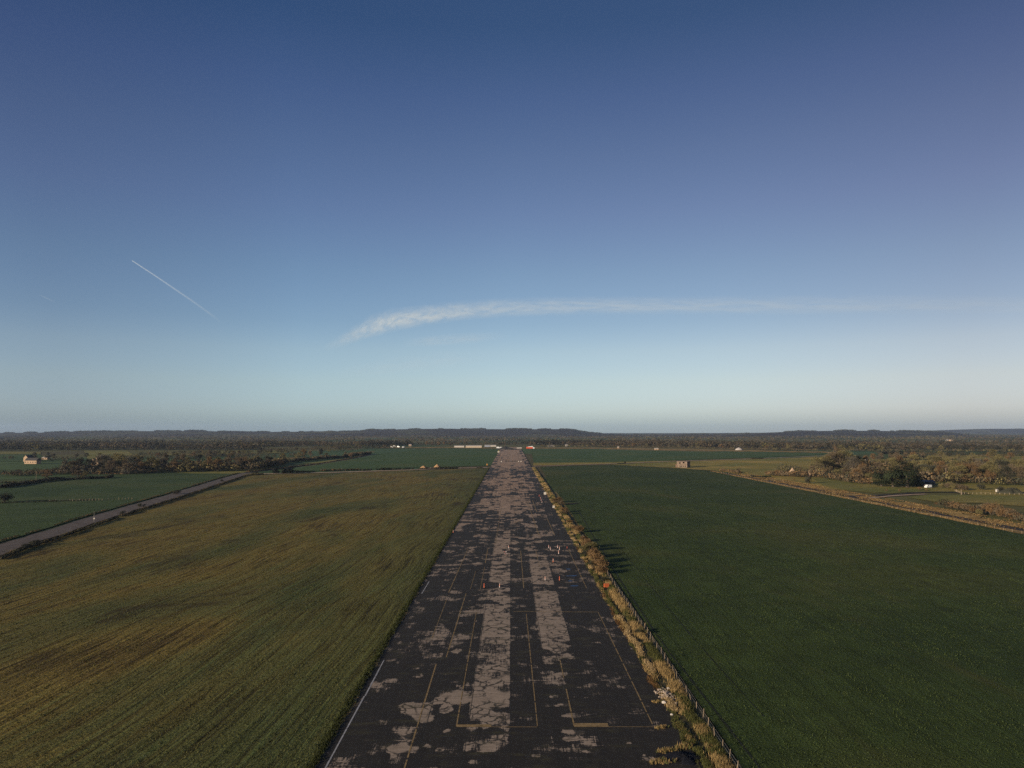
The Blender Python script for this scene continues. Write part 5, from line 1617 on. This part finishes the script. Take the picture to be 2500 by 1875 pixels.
# undergrowth that closes the feet of the woods -------------------------------
def under(pts, h, w_, rows, dy, label, kinds=('brown', 'dark', 'olive'), gap=.25, step=3.0):
    P = GA(pts); X = []; Y_ = []
    g = np.random.default_rng(int(abs(pts[0][0])))
    for k in range(rows):
        A = np.array(along([(a, b2 + k * dy) for a, b2 in P], step))
        X.append(A + g.normal(size=A.shape) * np.array([step * .5, dy * .4]))
    A = np.concatenate(X)
    n = fbm(A[:, 0] / 25, A[:, 1] / 25, 4, 3); k = n > gap
    A = A[k]; n = n[k]
    cl = np.array([KC[kinds[i % len(kinds)]] for i in g.integers(0, 99, len(A))])
    hh = h * (.4 + 1.0 * n) * g.uniform(.6, 1.3, len(A))
    facets('undergrowth', A[:, 0], A[:, 1], hh, hh * g.uniform(1.0, 1.8, len(A)), cl, 44, MT['attr'], label, size=.075)


under([(150, 1158), (345, 1157)], 8, 5, 9, 11, 'tangled undergrowth of the tall clump by the barn', ('dark', 'brown', 'grey', 'hedge'))
under([(340, 1155), (450, 1152.5), (610, 1149), (630, 1141)], 7.5, 5, 9, 11, 'tangled undergrowth of the long left wood', ('dark', 'brown', 'olive', 'hedge', 'rust'))
under([(-30, 1163), (60, 1162), (160, 1158)], 4.5, 4, 9, 8, 'rough scrub ground before the barn', ('brown', 'dark', 'hedge', 'dark', 'rust'), .22)
under([(90, 1126), (235, 1121), (480, 1118), (610, 1113)], 5, 5, 3, 18, 'scrub along the second tree row on the left', ('dark', 'brown', 'grey'), .38)
under([(2235, 1176), (2330, 1180), (2420, 1184), (2530, 1186)], 9, 5, 10, 11, 'tangled undergrowth of the wood behind the sheds', ('brown', 'dark', 'olive', 'hedge', 'rust'), .2)
under([(2130, 1158), (2260, 1155), (2400, 1157), (2530, 1160)], 8.5, 5, 8, 16, 'scrub filling the middle of the right hand wood', ('olive', 'brown', 'dark', 'rust'), .28)
under([(1884, 1162), (1930, 1164), (1972, 1166)], 4.6, 5, 4, 4, 'dense reddish row of scrub left of the big bare trees', ('rust', 'brown', 'dark'), .1, 2.0)
under([(2318, 1240), (2395, 1254), (2510, 1276)], 4.2, 5, 3, 4, 'dense brown brambles beside the right hand track', ('rust', 'brown', 'dark'), .3, 2.2)
under([(1978, 1161), (2040, 1166), (2095, 1166)], 5.5, 5, 9, 9, 'scrub below the big bare trees', ('brown', 'olive', 'dark'), .2, 2.4)
under([(2085, 1180), (2120, 1183)], 6, 5, 9, 8, 'scrub beside the left dark evergreen', ('brown', 'rust', 'dark'), .2, 2.4)
under([(1320, 1091), (1500, 1091.5), (1700, 1095), (1950, 1101), (2250, 1103), (2560, 1104)], 5.5, 5, 3, 18, 'scrub along the foot of the tree belt behind the far green field', ('brown', 'dark', 'olive', 'hedge'), .3)
under([(640, 1128), (750, 1122), (800, 1118), (900, 1107)], 4, 5, 4, 16, 'scrub behind the tall dark hedge', ('brown', 'olive', 'rust'), .4)

# ------------------------------------------------------------------ high thin clouds
def veil(name, line, widths, alt, label, dens, streak, seed, cat='cloud', edge=1.0):
    """a ribbon of thin high cloud at its true height, line given by direction of view"""
    P = [Vector((*G2(a, b2, alt), alt)) for a, b2 in line]
    hi = [Vector((*G2(a, b2 - w_, alt), alt)) for (a, b2), w_ in zip(line, widths)]
    lo = [Vector((*G2(a, b2 + w_, alt), alt)) for (a, b2), w_ in zip(line, widths)]
    n = len(P); N = 90; K = 9
    V = []; ac = []; al = []
    for i in range(N):
        t = i / (N - 1) * (n - 1); k = min(int(t), n - 2); f = t - k
        f2 = f
        a = lo[k].lerp(lo[k + 1], f2); b2 = hi[k].lerp(hi[k + 1], f2)
        for j in range(K):
            s = j / (K - 1)
            V.append(tuple(a.lerp(b2, s))); ac.append(s * 2 - 1); al.append(t / (n - 1))
    i0 = (np.arange(N - 1)[:, None] * K + np.arange(K - 1)[None]).ravel()
    m, nt, b = M(name + "_vapour", 1.0, 0.0)
    nt.nodes.remove(b)
    out = [x_ for x_ in nt.nodes if x_.type == 'OUTPUT_MATERIAL'][0]
    A = nt.nodes.new('ShaderNodeAttribute'); A.attribute_name = 'across'
    L = nt.nodes.new('ShaderNodeAttribute'); L.attribute_name = 'along'
    cb = nt.nodes.new('ShaderNodeCombineXYZ')
    nt.links.new(mth(nt, 'MULTIPLY', L.outputs['Fac'], streak[0]), cb.inputs[0]); nt.links.new(mth(nt, 'MULTIPLY', A.outputs['Fac'], streak[1]), cb.inputs[1]); cb.inputs[2].default_value = seed
    nz = noise(nt, cb.outputs[0], 1.0, 6, 0.62, .3)
    ac2 = mth(nt, 'SUBTRACT', 1.0, mth(nt, 'MULTIPLY', A.outputs['Fac'], A.outputs['Fac']))
    prof = mth(nt, 'POWER', mth(nt, 'MAXIMUM', ac2, 0.0), 1.6 * edge)
    fa = ramp(nt, L.outputs['Fac'], dens)
    al_ = mth(nt, 'MULTIPLY', mth(nt, 'MULTIPLY', prof, fa), ramp(nt, nz, [(0.30, 0.15), (0.62, 1.0)]))
    tr = nt.nodes.new('ShaderNodeBsdfTransparent'); df = nt.nodes.new('ShaderNodeBsdfDiffuse'); tl = nt.nodes.new('ShaderNodeBsdfTranslucent')
    df.inputs[0].default_value = (.76, .90, 1.0, 1); tl.inputs[0].default_value = (.74, .88, 1.0, 1)
    nv = nt.nodes.new('ShaderNodeCombineXYZ')        # ice crystals scatter the same whichever way the sheet lies
    for i_, c_ in enumerate(d): nv.inputs[i_].default_value = c_
    nt.links.new(nv.outputs[0], tl.inputs['Normal'])
    nv2 = nt.nodes.new('ShaderNodeCombineXYZ')
    for i_, c_ in enumerate(d): nv2.inputs[i_].default_value = -c_
    nt.links.new(nv2.outputs[0], df.inputs['Normal'])
    ad = nt.nodes.new('ShaderNodeMixShader'); ad.inputs[0].default_value = 0.5
    nt.links.new(df.outputs[0], ad.inputs[1]); nt.links.new(tl.outputs[0], ad.inputs[2])
    mx_ = nt.nodes.new('ShaderNodeMixShader')
    nt.links.new(al_, mx_.inputs[0]); nt.links.new(tr.outputs[0], mx_.inputs[1]); nt.links.new(ad.outputs[0], mx_.inputs[2])
    nt.links.new(mx_.outputs[0], out.inputs[0])
    Fv = np.stack([i0, i0 + 1, i0 + 1 + K, i0 + K], 1)
    o = link(name, mesh_np(name, V, [Fv], m, {'across': np.array(ac), 'along': np.array(al)}, smooth=True))
    return tag(o, label, cat)


def G2(px, py, alt):
    v = CM @ Vector(((px - W0 / 2) / F0, -(py - H0 / 2) / F0, -1))
    t = (alt - CAMH) / v.z
    return v.x * t, v.y * t


veil('cloud', [(790, 850), (850, 823), (905, 796), (960, 780), (1040, 769), (1120, 758), (1230, 750), (1400, 746), (1650, 745), (1900, 744), (2200, 743), (2560, 742)],
     [12, 22, 32, 33, 29, 28, 27, 26, 26, 28, 28, 26], 6000, 'long thin white cloud band curving over the right half of the sky',
     [(0, 0.0), (.10, .34), (.24, .70), (.38, .66), (.52, .46), (.72, .36), (.88, .24), (1, .15)], (30, 2.2), 3.0, edge=1.2)
veil('cloud', [(980, 838), (1060, 831), (1140, 826), (1240, 818)], [12, 16, 16, 12], 6000, 'short faint cloud streak below the long white band', [(0, 0), (.3, .20), (.7, .20), (1, 0)], (9, 3), 8.0)
veil('cloud', [(820, 912), (950, 893), (1080, 880), (1200, 872)], [14, 24, 26, 14], 6000, 'very faint lowest cloud streak above the middle horizon', [(0, 0), (.3, .10), (.7, .10), (1, 0)], (9, 3), 12.0)
veil('condensation_trail', [(322, 636), (380, 674), (430, 708), (480, 742), (540, 786)], [1.8, 2.4, 3.0, 3.6, 5], 8500, 'thin straight white vapour trail high in the left sky', [(0, .55), (.3, .38), (.7, .22), (.85, .14), (1, 0)], (60, 1.5), 5.0, 'vapour trail', .7)
veil('condensation_trail', [(92, 718), (112, 727), (136, 738)], [1.6, 2.2, 1.6], 8500, 'short faint vapour trail near the left edge of the sky', [(0, 0), (.3, .10), (.7, .10), (1, 0)], (10, 1.5), 6.0, 'vapour trail', .7)

# ------------------------------------------------------------------ haze
mb = MB(); mb.box((0, 6500, (150 - 1.3) / 2), (23000, 14200, 150 + 1.3))
hm = bpy.data.materials.new("winter_haze"); hm.use_nodes = True
hn = hm.node_tree; hn.nodes.clear()
ho = hn.nodes.new('ShaderNodeOutputMaterial'); pv = hn.nodes.new('ShaderNodeVolumePrincipled')
pv.inputs['Density'].default_value = 3.2e-5
pv.inputs['Color'].default_value = (0.55, 0.72, 1.0, 1)
pv.inputs['Anisotropy'].default_value = 0.1
hn.links.new(pv.outputs[0], ho.inputs['Volume'])
tag(mb.build('haze', hm), 'thin blue winter haze over the country', None, None, 'stuff')
S.cycles.use_denoising = False
S.cycles.volume_bounces = 1
S.cycles.max_bounces = 6
S.cycles.transparent_max_bounces = 12
#@@END
